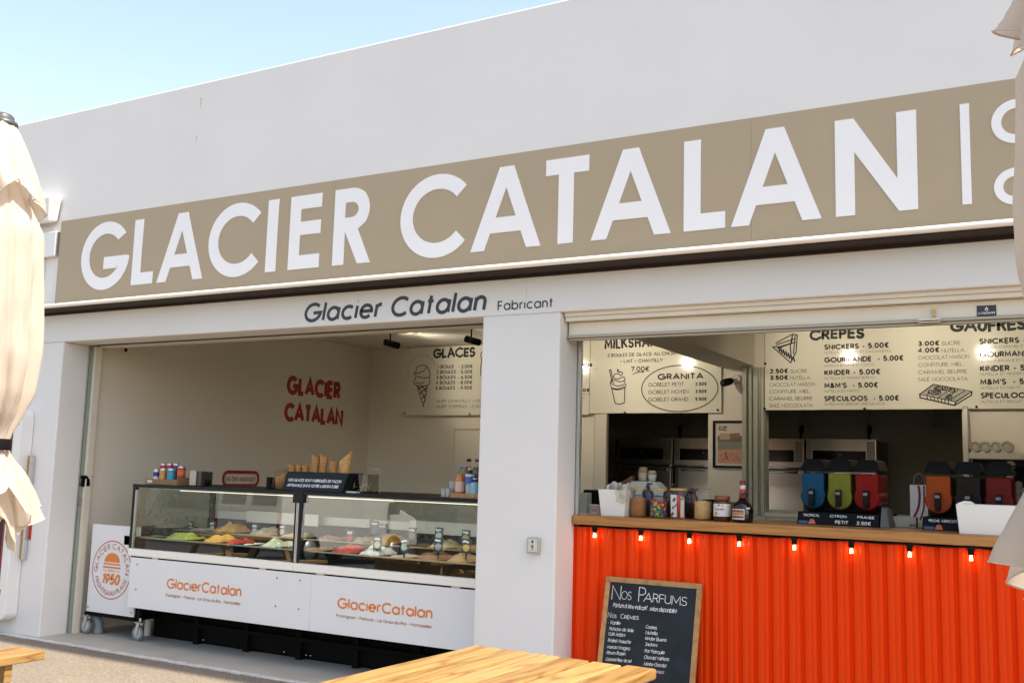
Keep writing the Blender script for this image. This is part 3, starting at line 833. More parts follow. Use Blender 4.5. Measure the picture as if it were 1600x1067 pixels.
# ================================================================ menu boards (hung on the partition, up to the ceiling)
BY = 4.355
def board(name_label, cat, x0, x1, z0_, z1_, screws):
    t = thing("menu_board", name_label, cat, ((x0 + x1) / 2, BY, z0_), group="glossy cream menu boards")
    p = MB().box(x0, x1, BY, PY - 0.022, z0_, z1_).build("panel", M['board'], t, bevel=.002)
    for px, py in screws:
        a = at(px, py, BY)
        MB().lathe([(.012, 0), (.012, -.004), (.007, -.008)], (a.x, BY - .0005, a.z), 10, 'y').build("screw", M['black'], t)
    return t
gx0, gx1 = at(634, 600, BY).x, -4.74
z_lo = at(632, 649, BY).z
b1 = board("menu board with ice cream cone drawing and scoop prices in the left bay", "menu board", gx0, gx1, z_lo, 2.974, ((638, 543), (632.3, 645.6), (734, 646.9)))
pl = Pl((0, BY, 0))
hd = MB()
pxwrite(hd, pl, BY, "GLACES", 676.6, 742.2, 560.3, 544.5, wt=.25, hand=.9, round_=True)
hd.build("heading", M['ink'], b1)
tx = MB()
for i, (t1, t2) in enumerate((("1 BOULE", "- 3,00€"), ("2 BOULES", "- 5,00€"), ("3 BOULES", "- 6,50€"), ("4 BOULES", "- 8,00€"), ("5 BOULES", "- 9,50€"))):
    yb = 576 + i * 8.25; dx = -.5 * i
    pxwrite(tx, pl, BY, t1, 684 + dx - (1.5 if i else 0), (709.5 if i == 0 else 713) + dx, yb, yb - 5.6, wt=.20, hand=.15)
    pxwrite(tx, pl, BY, t2, 715.5 + dx * .5, 738.8 + dx * .3, yb - .3, yb - 6.0, wt=.20, hand=.15)
line_parts(tx, "price", M['ink'], b1)
tx = MB()
pxwrite(tx, pl, BY, "-SUPP CHANTILLY +1,00€", 680.6, 758, 629, 624.4, wt=.11)
pxwrite(tx, pl, BY, "-SUPP TOPPING  +0,50€", 680.2, 756, 637.7, 633.0, wt=.11)
line_parts(tx, "extra", M['greyink'], b1)
def curve_px(pts, n=6):     # smooth line through photo points
    out = []
    for i in range(len(pts) - 1):
        p0 = pts[max(0, i - 1)]; p1 = pts[i]; p2 = pts[i + 1]; p3 = pts[min(len(pts) - 1, i + 2)]
        for j in range(n):
            t = j / n
            out.append(tuple(.5 * ((2 * b) + (-a + c) * t + (2 * a - 5 * b + 4 * c - d) * t * t + (-a + 3 * b - 3 * c + d) * t ** 3) for a, b, c, d in zip(p0, p1, p2, p3)))
    return out + [pts[-1]]
def z4(pts): return [(440 + a * .26235, 500 + b * .26235) for a, b in pts]
dr = MB()
for pts in ([(800, 318), (805, 285), (830, 270), (860, 274), (880, 300), (882, 335), (860, 345), (820, 340), (795, 330), (792, 312), (815, 318), (850, 300), (862, 282)],
            [(800, 345), (788, 362), (798, 385), (830, 392), (870, 388), (884, 362), (880, 340)], [(800, 372), (830, 378), (850, 368)]):
    pxline(dr, pl, BY, curve_px(z4(pts)), .010)
for pts in ([(806, 390), (845, 515), (868, 388)], [(815, 392), (856, 470)], [(838, 392), (862, 430)], [(822, 440), (868, 398)], [(832, 470), (864, 440)], [(840, 495), (856, 478)], [(812, 412), (848, 392)], [(845, 515), (842, 505)]):
    pxline(dr, pl, BY, z4(pts), .012)
pxline(dr, pl, BY, curve_px(z4([(1196, 190), (1186, 205), (1192, 240), (1186, 280), (1186, 330)])), .010)
dr.build("cone_drawing", M['ink'], b1)
tx = MB(); cc = at(*z4([(836, 310)])[0], BY); rr = abs(at(*z4([(760, 310)])[0], BY).x - cc.x)
def circ(cx, cz, r, a_start, length, rev=False):
    def w_(X, Z):
        if rev:
            a = a_start + X / (r + 0.0); rad = r + (Z * -1)
            return (cx + rad * cos(a), cz + rad * sin(a))
        a = a_start - X / r; rad = r + Z
        return (cx + rad * cos(a), cz + rad * sin(a))
    return w_
write(tx, pl, "EN CORNET OU EN POT ?", 0, 0, .034, width=rr * 3.35, wt=.11, track=.25, warp=circ(cc.x, cc.z, rr, radians(198), 0))
tx.build("round_caption", C(.26, .25, .21, .6), b1)

mx0, mx1 = -4.735, at(1127, 610, BY).x
b2 = board("menu board with milkshake drawing and granita prices in an oval", "menu board", mx0, mx1, at(1128, 644.8, BY).z, 2.974, ((976.5, 644.5), (1121.4, 640.4)))
def z1(a, b): return (740 + a * .275, 430 + b * .275)
def w1(tx, s, a0, a1, b, t, **kw):
    p, q, r = z1(a0, b), z1(a1, b), z1(a0, t); pxwrite(tx, pl, BY, s, p[0], q[0], p[1], r[1], **kw)
hd = MB(); w1(hd, "MiLKSHAKES", 745, 1112, 420, 362, wt=.25, hand=.8, round_=True, track=.13)
hd.build("heading", M['ink'], b2)
tx = MB()
w1(tx, "2 BOULES DE GLACE AU CHOIX", 760, 1152, 466, 446, wt=.17)
w1(tx, "+ LAIT + CHANTILLY", 832, 1075, 499, 479, wt=.17)
w1(tx, "7,00€", 893, 1000, 549, 519, wt=.18)
pxline(tx, pl, BY, curve_px([z1(905, 562), z1(935, 552), z1(968, 549)]), .009)
w1(tx, "GRANITA", 1045, 1308, 595, 560, wt=.21)
for s, e, b in (("GOBELET PETIT", 1195, 633), ("GOBELET MOYEN", 1222, 675), ("GOBELET GRAND", 1220, 717)):
    w1(tx, s, 992, e, b, b - 22, wt=.13)
for s, b in ((":  2,50€", 628), (":  3,50€", 670), (":  5,50€", 713)): w1(tx, s, 1236, 1326, b, b - 20, wt=.255)
w1(tx, "7,50€", 588, 678, 522, 502, wt=.255); w1(tx, "6,50€", 572, 662, 663, 644, wt=.255)
e = [z1(1172 + 217 * cos(radians(t)), 643 - 5 * cos(radians(t)) - 131 * sin(radians(t))) for t in range(0, 361, 8)]
pxline(tx, pl, BY, e, .011)
line_parts(tx, "price", M['ink'], b2)
tx = MB(); w1(tx, "+ CHANTILLY", 588, 706, 541, 531, wt=.11); w1(tx, "SUPP CARAMEL", 560, 672, 682, 672, wt=.11); w1(tx, "AU MIEL", 584, 640, 700, 691, wt=.11)
line_parts(tx, "small_print", C(.30, .28, .22, .6), b2)
dr = MB()
def zz1(pts): return [z1(a, b) for a, b in pts]
for pts in ([(772, 540), (785, 600), (792, 598), (781, 537), (772, 540)], [(785, 645), (805, 728), (830, 733), (856, 725), (860, 640)]): pxline(dr, pl, BY, zz1(pts), .011)
for pts in ([(778, 625), (790, 645), (825, 650), (860, 638), (862, 618), (820, 630), (780, 612), (790, 592), (830, 605), (860, 595), (850, 578), (815, 590), (795, 575), (812, 558), (840, 568), (845, 552), (820, 548), (818, 535), (828, 545)], [(776, 618), (782, 605), (800, 612)], [(862, 610), (852, 600)], [(785, 640), (820, 645), (858, 632)]):
    pxline(dr, pl, BY, curve_px(zz1(pts)), .010)
dr.build("milkshake_drawing", M['ink'], b2)

cx0, cx1 = at(1195, 600, BY).x, 1.1
b3 = board("menu board with pancake and waffle drawings and two price lists", "menu board", cx0, cx1, at(1400, 639.5, BY).z, 2.974, ((1195.8, 568), (1194.7, 638.3), (1350.9, 638.3), (1525.8, 635.5)))
def z2(a, b): return (1160 + a * .275, 470 + b * .275)
def w2(tx, s, a0, a1, b, t, **kw):
    p, q, r = z2(a0, b), z2(a1, b), z2(a0, t); pxwrite(tx, pl, BY, s, p[0], q[0], p[1], r[1], **kw)
hd = MB(); w2(hd, "CREPES", 382, 693, 226, 166, wt=.25, hand=.8, round_=True); w2(hd, "GAUFRES", 1180, 1612, 184, 112, wt=.25, hand=.8, round_=True)
for q in ([(468, 160), (490, 146), (512, 158)],): pxline(hd, pl, BY, [z2(a, b) for a, b in q], .035)
line_parts(hd, "heading", M['ink'], b3)
tx = MB(); lt = MB(); sm_ = MB()
for s, b in (("2,50€", 413), ("3,50€", 450)): w2(tx, s, 155, 262, b, b - 26, wt=.255)
for s, e_, b in (("SUCRE", 368, 411), ("NUTELLA,", 391, 448)): w2(lt, s, 272, e_, b, b - 21, wt=.12)
for s, e_, b in (("CHOCOLAT MAISON", 413, 488), ("CONFITURE, MIEL,", 387, 527), ("CARAMEL BEURRE", 400, 566), ("SALÉ, NOCCIOLATA", 400, 605)): w2(lt, s, 153, e_, b, b - 21, wt=.12)
for s, b in (("3,00€", 258), ("4,00€", 296)): w2(tx, s, 997, 1122, b, b - 28, wt=.255)
for s, e_, b in (("SUCRE", 1240, 253), ("NUTELLA,", 1268, 294)): w2(lt, s, 1132, e_, b, b - 22, wt=.12)
for s, e_, b in (("CHOCOLAT MAISON", 1290, 335), ("CONFITURE, MIEL,", 1257, 376), ("CARAMEL BEURRE", 1278, 417), ("SALÉ, NOCCIOLATA", 1280, 458)): w2(lt, s, 998, e_, b, b - 22, wt=.12)
rows = (("SNICKERS - 5,00€", 835, 279, "NUTELLA, CARAMEL ET CACAHUÈTES", 845, 303), ("GOURMANDE  - 5,00€", 918, 352, "NUTELLA BANANE ET COCO", 748, 376), ("KINDER - 5,00€", 786, 424, "NUTELLA ET KINDER BUENO", 755, 447), ("M&M'S  - 5,00€", 773, 497, "NUTELLA ET M&M'S", 662, 520), ("SPECULOOS  - 5,00€", 892, 571, "NUTELLA ET BISCUIT SPÉCULOOS", 808, 593))
k2 = (248, 323, 402, 478, 555); k3 = (272, 350, 424, 502, 580)
for i, (s, e_, b, s2, e2, bb2) in enumerate(rows):
    w2(tx, s, 465, e_, b, b - 31, wt=.255); w2(sm_, s2, 464, e2, bb2, bb2 - 14, wt=.12)
    w2(tx, s, 1346 + i * 2, 1346 + i * 2 + (e_ - 465) * 1.155, k2[i], k2[i] - 34, wt=.255); w2(sm_, s2, 1346 + i * 2, 1346 + i * 2 + (e2 - 464) * 1.155, k3[i], k3[i] - 15, wt=.12)
line_parts(tx, "price", M['ink'], b3); line_parts(lt, "filling", M['greyink'], b3); line_parts(sm_, "small_print", C(.20, .19, .15, .6), b3)
dr = MB()
for pts in ([(172, 262), (275, 352), (305, 290), (312, 195), (285, 190)], [(190, 240), (285, 190), (280, 240), (215, 260), (172, 262)], [(192, 250), (300, 215)], [(200, 270), (300, 235)], [(285, 190), (272, 260), (280, 340)], [(300, 200), (290, 300)]):
    pxline(dr, pl, BY, [z2(a, b) for a, b in pts], .011)
for i in range(6):
    a = 205 + i * 14
    pxline(dr, pl, BY, [z2(a + j * 7, 262 + i * 9 + (18 if j % 2 else 0) + j * 6) for j in range(4)], .016)
dr.build("pancake_drawing", M['ink'], b3)
dr = MB()
for pts in ([(1008, 530), (1085, 475), (1303, 515), (1215, 572), (1008, 530)], [(1008, 530), (1010, 550), (1205, 594), (1302, 535), (1303, 515)], [(1215, 572), (1205, 594)]): pxline(dr, pl, BY, [z2(a, b) for a, b in pts], .012)
for i in range(1, 6):
    pxline(dr, pl, BY, [z2(1008 + 207 * i / 6, 530 + 42 * i / 6), z2(1085 + 218 * i / 6, 475 + 40 * i / 6)], .007)
    pxline(dr, pl, BY, [z2(1008 + 77 * i / 6, 530 - 55 * i / 6), z2(1215 + 88 * i / 6, 572 - 57 * i / 6)], .007)
for (a, b) in ((1108, 498), (1150, 496), (1190, 508), (1110, 520), (1175, 545), (1072, 518)):
    pxline(dr, pl, BY, [z2(a + 17 * cos(radians(t)), b + 11 * sin(radians(t))) for t in range(0, 361, 30)], .010); pxline(dr, pl, BY, [z2(a - 6, b), z2(a + 6, b + 1)], .008)
for i in range(7): pxline(dr, pl, BY, [z2(1050 + i * 20, 545 + i * 4), z2(1053 + i * 20, 560 + i * 5)], .009)
dr.build("waffle_drawing", M['ink'], b3)

# ================================================================ black spotlights on the ceiling, lit, pointed at the boards
M['lamp'] = emit("lamp_face", (1.0, 0.86, 0.62), 60.0)
def spot(pos, target, label, power):
    t = thing("ceiling_spotlight", label, "spotlight", pos, group="black ceiling spotlights")
    P_ = Vector(pos); d = (Vector(target) - P_).normalized()
    b = MB(); b.tube([P_ - d * .085, P_ + d * .078], .036, 20); b.tube([P_ + d * .078, P_ + d * .088], [.036, .034], 20, caps=False)
    b.build("barrel", M['black'], t)
    s = MB(); s.tube([P_ - d * .02 + Vector((0, 0, .03)), Vector((P_.x - d.x * .02, P_.y - d.y * .02, 2.979))], .009, 8); s.lathe([(.035, 2.968), (.035, 2.979)], (P_.x - d.x * .02, P_.y - d.y * .02, 0), 16)
    s.build("stem", M['black'], t)
    l = MB(); a = P_ + d * .079; l.tube([a, a + d * .002], .028, 16); l.build("lamp_face", M['lamp'], t)
    L = bpy.data.lights.new("spot_lamp", 'SPOT'); L.energy = power; L.spot_size = radians(95); L.spot_blend = 0.7; L.shadow_soft_size = .03; L.color = (1.0, 0.88, 0.70)
    lo = bpy.data.objects.new("spot_lamp", L); COL.objects.link(lo); lo.parent = t
    lo.location = d * .095; lo.rotation_euler = (-d).to_track_quat('Z', 'Y').to_euler()
sp = at(612, 537.5, 3.1)
spot(sp, (-5.85, BY, 2.62), "black cylinder spotlight hanging in the left bay", 7)
SPOTS = []
for px, py, lab in ((911, 574, "black spotlight hidden behind the pillar top, lighting the milkshake board"), (1075, 567, "black spotlight behind the shutter over the granita oval"), (1327, 556.5, "black spotlight behind the shutter over the pancake list"), (1539, 550.5, "black spotlight behind the shutter over the waffle list")):
    p = at(px, py, BY); d = (p - CAM); d.y = -d.y; d.normalize()
    q = p + d * (1.25 / abs(d.y))
    face = q
    tgt = Vector((p.x + (q.x - p.x) * .2, BY, p.z - .02)); ax = (tgt - q).normalized()
    spot(q - ax * .081, tgt, lab, 10)

# ================================================================ ice cream display case
DY = 0.25                      # plane of the front panel
DC = thing("ice_cream_display", "long glass fronted ice cream display case with white printed front panels", "display case", (-5.2, .25, 0))
DX0, DX1 = -7.07, -3.25
SPL = -5.245
pz0, pz1 = 0.291, 0.700
tz0, tz1, gz1 = 0.712, 0.772, 1.283
pnl = MB().box(DX0 + .035, SPL + .18, DY, DY + .018, pz0, pz1).build("front_panel", M['whitepanel'], DC, bevel=.003)
pnl2 = MB().box(SPL + .182, DX1, DY, DY + .018, pz0, pz1).build("front_panel", M['whitepanel'], DC, bevel=.003)
pl = Pl((0, DY, 0))
for pan_, (xl, xr, yb, yt, s1, s2, sb, sy) in ((pnl, (260.3, 377.8, 918.9, 902.3, 259, 377, 931.3, 926.3)), (pnl2, (526.9, 676.4, 949.7, 932.5, 525.8, 676, 963.5, 958.3))):
    tx = MB(); pxwrite(tx, pl, DY, "GlacierCatalan", xl, xr, yb, yt, wt=.17); tx.build("lettering", M['orangeink'], pan_)
    tx = MB(); pxwrite(tx, pl, DY, "Frontignan - Palavas - Le Grau-du-Roi - Montpellier", s1, s2, sb, sy, wt=.15); tx.build("town_names", mat("faded_orange_vinyl", (0.42, 0.15, 0.05), .5), pan_)
for pan_, pts in ((pnl, ((214.5, 881), (212.4, 920.4), (433, 902.5), (430.3, 946.3))), (pnl2, ((469, 906.3), (466.6, 951)))):
    for px, py in pts:
        a = at(px, py, DY); MB().lathe([(.007, 0), (.007, -.003), (.004, -.005)], (a.x, DY - .0005, a.z), 10, 'y').build("screw", M['rubber'], pan_)
rl = MB().box(DX0, SPL - .001, DY - .005, DY + .05, tz0, tz1).build("bumper_rail", M['cream'], DC, bevel=.006)
rl = MB().box(SPL + .001, DX1, DY - .005, DY + .05, tz0, tz1).build("bumper_rail", M['cream'], DC, bevel=.006)
for px in (243, 412, 502, 714):
    a = at(px, 880, DY + .01); MB().box(a.x - .035, a.x + .035, DY + .002, DY + .03, pz1 + .0005, tz0 - .0005).build("clip", M['alu'], DC)
MB().box(DX0 + .03, DX1, DY + .03, DY + .06, .69, .73).build("rail_gap", M['black'], DC)
# frame, top, glass
fr = MB()
fr.box(DX0 - .02, DX1, .27, 1.20, 1.288, 1.306)
fr.box(DX0 - .02, DX1, .262, .285, 1.282, 1.308)
fr.box(DX0 - .022, DX0 + .02, .268, .30, .773, 1.281)
fr.box(DX0 - .022, DX0 + .02, 1.15, 1.19, .3, 1.287)
fr.build("top_frame", M['blackmet'], DC, bevel=.003)
po = MB(); po.box(SPL - .035, SPL - .012, .268, .31, .773, 1.281); po.box(SPL + .012, SPL + .035, .268, .31, .773, 1.281); po.box(SPL - .05, SPL + .05, .258, .33, 1.22, 1.312)
po.build("post", M['blackmet'], DC, bevel=.003)
tr_ = MB(); tr_.box(SPL - .011, SPL - .002, .262, .30, .774, 1.219); MB().box(SPL + .002, SPL + .011, .262, .30, .774, 1.219).build('post_trim', M['alu'], DC); MB().box(DX0 + .022, DX0 + .03, .262, .285, .774, 1.26).build('post_trim', M['alu'], DC)
tr_.build("post_trim", M['alu'], DC)
gz = MB(); gz.add([(DX0 + .03, .268, .773), (SPL - .036, .268, .773), (SPL - .036, .2815, 1.281), (DX0 + .03, .2815, 1.281)], [(0, 1, 2, 3)]); gz.build("glass_pane", M['glass'], DC)
gz = MB(); gz.add([(SPL + .036, .268, .773), (DX1, .268, .773), (DX1, .2815, 1.281), (SPL + .036, .2815, 1.281)], [(0, 1, 2, 3)]); gz.build("glass_pane", M['glass'], DC)
tg = MB(); tg.add([(DX0, .30, .78), (DX0, 1.15, .78), (DX0, 1.15, 1.281), (DX0, .30, 1.281)], [(0, 1, 2, 3)]); tg.build("side_pane", M['acrylic'], DC)
M['led'] = emit("case_light", (1.0, 0.92, 0.78), 0.7)
for a, b in ((DX0 + .5, SPL - .06), (SPL + .06, DX1)):
    MB().box(a, b, .31, .317, 1.266, 1.270).build("light_strip", M['led'], DC)
    L = bpy.data.lights.new("case_lamp", 'AREA'); L.shape = 'RECTANGLE'; L.size = b - a; L.size_y = .02; L.energy = 1.4; L.color = (1.0, .95, .86)
    lo = bpy.data.objects.new("case_lamp", L); COL.objects.link(lo); lo.parent = DC; lo.location = Vector(((a + b) / 2, .345, 1.268)) - WL[DC]; lo.rotation_euler = (radians(35), 0, 0)
    MB().box(a - .3 if a < -6 else a, b, .295, .40, 1.272, 1.284).build("light_housing", M['cream'], DC)
bd = MB()
bd.box(DX0, DX1, .30, 1.18, .755, .80)                # tub well
bd.box(DX0, DX1, .302, .325, .80, .855); bd.box(DX0, DX1, 1.12, 1.18, .80, 1.0); bd.box(DX0 - .02, DX0 - .002, .30, 1.15, .30, .775)
bd.build("well", M['mesh'], DC)
lp_ = MB(); lp_.box(DX0 + .03, SPL - .04, .318, .334, .856, .866); lp_.box(SPL + .04, DX1, .318, .334, .856, .866); lp_.box(DX0, DX1, .735, .75, .905, .915)
lp_.build("pan_rail", M['steel'], DC)
sl = MB(); sl.box(DX0 + .02, SPL - .02, 1.19, 1.205, 1.0, 1.07); sl.box(SPL + .02, DX1, 1.19, 1.205, 1.0, 1.07); sl.box(DX0 + .5, SPL - .5, 1.10, 1.115, .99, 1.09); sl.box(SPL + .45, DX1, 1.10, 1.115, .99, 1.09)
sl.build("rear_slider", M['whitepanel'], DC, bevel=.003)
ub = MB()
ub.box(DX0 + .05, DX1, .62, 1.12, .18, .55)
ub.box(DX0 + .02, DX1, .50, .56, .27, .60)
ub.build("machine_body", M['mesh'], DC)
gr = MB()
for i in range(6):
    x = DX0 + .5 + i * .56
    gr.box(x, x + .05, .56, .62, .0, .3)
gr.box(DX0 + .30, DX1, .55, .60, .14, .17)
gr.box(DX0 + .40, DX1, .60, .612, .02, .13)
gr.build("leg_frame", M['mesh'], DC)
for px in (317.6, 443.5, 478, 485):
    a = at(px, 1002 if px < 400 else 1024, .54); MB().lathe([(.007, 0), (.007, -.008), (.003, -.012)], (a.x, .548, max(.05, a.z)), 8, 'y').build("bolt", M['chrome'], DC)
a = atZ(230, 993, 0.0); MB().box(a.x - .03, a.x + .02, a.y - .01, a.y + .012, -.002, .30).build("side_leg", M['whitepanel'], DC)
MB().box(-7.12, DX1, .622, .634, .001, .30).build('under_case_shade', M['mesh'], DC)  # black sheet standing in for shadow and dark back panel under the case
bdark = MB(); bdark.box(DX0 + .3, DX1, 1.12, 1.14, 0.0, .75); bdark.build("back_panel", M['mesh'], DC)

# tubs of ice cream in the case
def mound(x0, x1, y0, y1, z, h, seed, n=26, rough=1.0):
    m = MB(); rnd = random.Random(seed); off = Vector((rnd.uniform(0, 99), rnd.uniform(0, 99), rnd.uniform(0, 99)))
    vs = []
    for j in range(n + 1):
        for i in range(n + 1):
            u, v = i / n, j / n
            e = (1 - abs(2 * u - 1) ** 3) * (1 - abs(2 * v - 1) ** 3)
            p = Vector((u * (x1 - x0) * 14, v * (y1 - y0) * 14, 0)) + off
            nz = mnoise.fractal(p, 0.9, 2.1, 4); rd = 1 - abs(mnoise.noise(p * .7))
            vs.append((x0 + (x1 - x0) * u, y0 + (y1 - y0) * v, z + h * e * (0.62 + .16 * nz * rough + .50 * (rd - .6) * rough)))
    fs = [(j * (n + 1) + i, j * (n + 1) + i + 1, (j + 1) * (n + 1) + i + 1, (j + 1) * (n + 1) + i) for j in range(n) for i in range(n)]
    m.add(vs, fs, True); return m
def ice(name, c): return mat(name, c, .55, var=.18, vscale=30, bmp=.6, bscale=70)
ICE = {'green': ice("green_ice", (.42, .50, .10)), 'mango': ice("mango_ice", (.70, .36, .07)), 'red': ice("red_ice", (.55, .05, .03)), 'white': ice("white_ice", (.78, .76, .70)),
       'beige': ice("beige_ice", (.62, .48, .34)), 'mint': ice("mint_ice", (.58, .62, .44)), 'choc': ice("chocolate_ice", (.20, .09, .045)), 'nut': ice("nutty_ice", (.40, .24, .12)),
       'pink': ice("pink_ice", (.62, .30, .26)), 'vanilla': ice("vanilla_ice", (.74, .62, .38)), 'dark': ice("dark_chocolate_ice", (.07, .035, .02)), 'coffee': ice("coffee_ice", (.34, .20, .10))}
words = {'green': "lime green", 'mango': "mango orange", 'red': "bright red", 'white': "snowy white", 'beige': "beige", 'mint': "pale mint", 'choc': "chocolate brown", 'nut': "nutty brown", 'pink': "pale pink", 'vanilla': "vanilla yellow", 'dark': "near black", 'coffee': "coffee brown"}
def tub(x, y, z, w, d, flav, h, label, seed):
    t = thing("ice_cream_tub", label, "ice cream tub", (x, y, z), group="tubs of ice cream in the display case")
    b = MB(); b.box(x - w / 2, x + w / 2, y - d / 2, y - d / 2 + .008, z - .08, z); b.box(x - w / 2, x + w / 2, y + d / 2 - .008, y + d / 2, z - .08, z)
    b.box(x - w / 2, x - w / 2 + .008, y - d / 2 + .008, y + d / 2 - .008, z - .08, z); b.box(x + w / 2 - .008, x + w / 2, y - d / 2 + .008, y + d / 2 - .008, z - .08, z); b.box(x - w / 2 + .008, x + w / 2 - .008, y - d / 2 + .008, y + d / 2 - .008, z - .08, z - .07)
    b.build("pan", M['blackmet'], t, bevel=.002)
    mound(x - w / 2 + .009, x + w / 2 - .009, y - d / 2 + .009, y + d / 2 - .009, z - .03, h, seed).build("ice_cream", ICE[flav], t)
front = [(240, 'coffee', .06), (290, 'green', .15), (345, 'mango', .17), (376, 'red', .12), (398, 'white', .07), (434, 'mint', .17), (500, 'nut', .08), (548, 'red', .16), (592, 'white', .17), (634, 'beige', .08), (682, 'choc', .17), (726, 'nut', .16)]
rear = [(262, 'beige', .1), (318, 'white', .08), (362, 'mango', .2), (420, 'beige', .16), (468, 'vanilla', .12), (520, 'pink', .1), (566, 'vanilla', .12), (608, 'mango', .2), (650, 'dark', .1), (694, 'vanilla', .16), (742, 'coffee', .12)]
def spread(lst, y, z, row, where):
    X = [at(px, 860, y).x for px, _, _ in lst]
    for i, ((px, fl_, h), x) in enumerate(zip(lst, X)):
        lo = (x - X[i - 1]) if i else 9; hi = (X[i + 1] - x) if i < len(X) - 1 else 9
        w = min(.34, lo * .97, hi * .97)
        same = [j for j, q in enumerate(lst) if q[1] == fl_]
        side = ("left case" if x < SPL else "right case")
        lab = ("tub of %s ice cream right of the %s one, %s" % (words[fl_], words[lst[i - 1][1]], where)) if i else "tub of %s ice cream at the left end of the %s" % (words[fl_], where)
        if px == 592: lab = "tub of snowy white ice cream under the lemon slice card"
        tub(x, y, z, w, .36, fl_, h * .62, lab, i * 7 + row * 100)
spread(front, .525, .865, 0, "front row")
spread(rear, .94, .915, 1, "rear row")
# little flavour cards clipped to the tubs
n_tag = 0
def tagcard(px, py, Y, pic, label, w=.075, h=.10):
    a = at(px, py, Y)
    t = thing("flavour_card", label, "flavour card", (a.x, Y, a.z - h / 2), group="flavour cards standing in the ice cream")
    c = MB().hexa([(a.x - w / 2, Y, a.z - h / 2), (a.x + w / 2, Y, a.z - h / 2), (a.x + w / 2, Y + .004, a.z - h / 2), (a.x - w / 2, Y + .004, a.z - h / 2), (a.x - w / 2, Y + .012, a.z + h / 2), (a.x + w / 2, Y + .012, a.z + h / 2), (a.x + w / 2, Y + .016, a.z + h / 2), (a.x - w / 2, Y + .016, a.z + h / 2)]).build("card", C(.018, .045, .07, .35), t)
    p = Pl((a.x, Y, a.z - h / 2), (1, 0, 0), (0, .12, .993), (0, -.993, .12))
    m = MB(); f = p.f(); m.add([f(.028 * cos(radians(q)), h * .38 + .028 * sin(radians(q)) * .9) for q in range(0, 360, 24)], [tuple(range(15))]); m.build("picture", C(*pic), t)
    m = MB(); rn = random.Random(px); q = [(-w * .4 + i * w * .08, h * .80 + rn.uniform(-.006, .006)) for i in range(9)]; ribbon(m, q, .012, p.f()); m.build("name", M['white'], t)
    MB().box(a.x - .006, a.x + .006, Y + .005, Y + .012, a.z - h / 2 - .06, a.z - h / 2 + .01).build("clip", M['black'], t)
for px, py, Y, pic, lab in ((546, 838, .80, (.55, .04, .06), "dark card with a red fruit picture near the right case post"), (585, 824, .86, (.05, .10, .16), "dark card tilted behind the lemon card"), (598, 828, .95, (.04, .05, .07), "all dark card behind the lemon card"), (589, 848, .42, (.62, .60, .30), "dark card with a lemon slice above white ice cream"), (631, 852, .42, (.45, .50, .40), "dark card with a pale green picture over beige ice cream"), (643, 834, .90, (.18, .18, .18), "dark card with a grey picture by the right case middle"),
                            (685, 834, .90, (.55, .56, .55), "dark card with a white flower picture, upper of two"), (684, 851, .42, (.32, .30, .45), "dark card with a violet picture above chocolate ice cream"), (727, 838, .90, (.52, .34, .20), "dark card with a biscuit picture next to the pillar"), (728, 853, .42, (.58, .42, .08), "dark card with a yellow picture next to the pillar"),
                            (297, 823, .95, (.4, .42, .4), "dark card with a grey picture left of the mango tub"), (331, 823, .95, (.5, .5, .48), "dark card with white picture behind the mango tub"), (355, 830, .95, (.35, .4, .3), "dark card with an olive picture behind the red tub"), (397, 827, .95, (.5, .5, .5), "dark card with pale picture right of the red tub"), (440, 828, .9, (.5, .45, .3), "dark card with a sand picture left of the case post")):
    tagcard(px, py, Y, pic, lab)

# ================================================================ round logo cart at the left end
CY = 0.345
CT = thing("rolling_cart", "white panelled cart on castors with a round orange emblem", "cart", (-7.4, CY, 0))
cz0, cz1 = at(134.8, 954, CY).z, at(145, 818, CY).z
cxl, cxr = at(140, 885, CY).x, at(208, 964, CY).x
cp = MB().box(cxl, cxr, CY, CY + .018, cz0, cz1).build("side_panel", M['whitepanel'], CT, bevel=.003)
MB().box(cxl + .02, cxr + .0, CY + .02, 1.0, cz0 + .01, cz0 + .04).build("tray", M['mesh'], CT)
MB().box(cxl - .02, cxr + .01, CY + .0, 1.0, cz0 - .032, cz0 - .004).build("frame", M['mesh'], CT, bevel=.003)
MB().box(cxr - .035, cxr + .035, CY + .03, CY + .06, cz0 - .03, .62).build("corner_post", M['blackmet'], CT)
for px, py in ((141.5, 825), (137.5, 947.5), (205.3, 956.5)):
    a = at(px, py, CY); MB().lathe([(.008, 0), (.008, -.003), (.004, -.004)], (a.x, CY - .0005, a.z), 10, 'y').build("screw", M['rubber'], CT)
pl = Pl((0, CY, 0))
oc = at(174.3, 890, CY); top_ = at(177, 845, CY); R_ = top_.z - oc.z
lg = MB()
ribbon(lg, [(oc.x + R_ * cos(radians(t)), oc.z + R_ * sin(radians(t))) for t in range(0, 361, 6)], R_ * .035, pl.f())
write(lg, pl, "GLACIER CATALAN", 0, 0, R_ * .20, width=R_ * .72 * radians(196), wt=.13, track=.16, warp=circ(oc.x, oc.z, R_ * .72, radians(188), 0))
write(lg, pl, "FRONTIGNAN PLAGE", 0, 0, R_ * .18, width=R_ * .90 * radians(140), wt=.13, track=.16, warp=circ(oc.x, oc.z, R_ * .90, radians(200), 0, True))
f = pl.f()
for t in (183, -3): lg.add([pl.f()(oc.x + R_ * .8 * cos(radians(t - 5)) + R_ * .035 * cos(radians(q)), oc.z + R_ * .8 * sin(radians(t - 5)) + R_ * .035 * sin(radians(q))) for q in range(0, 360, 45)], [tuple(range(8))])
lg.build("ring_lettering", mat("emblem_red", (0.46, 0.085, 0.03), .5), cp)
s_ = MB(); f = pl.f(); 
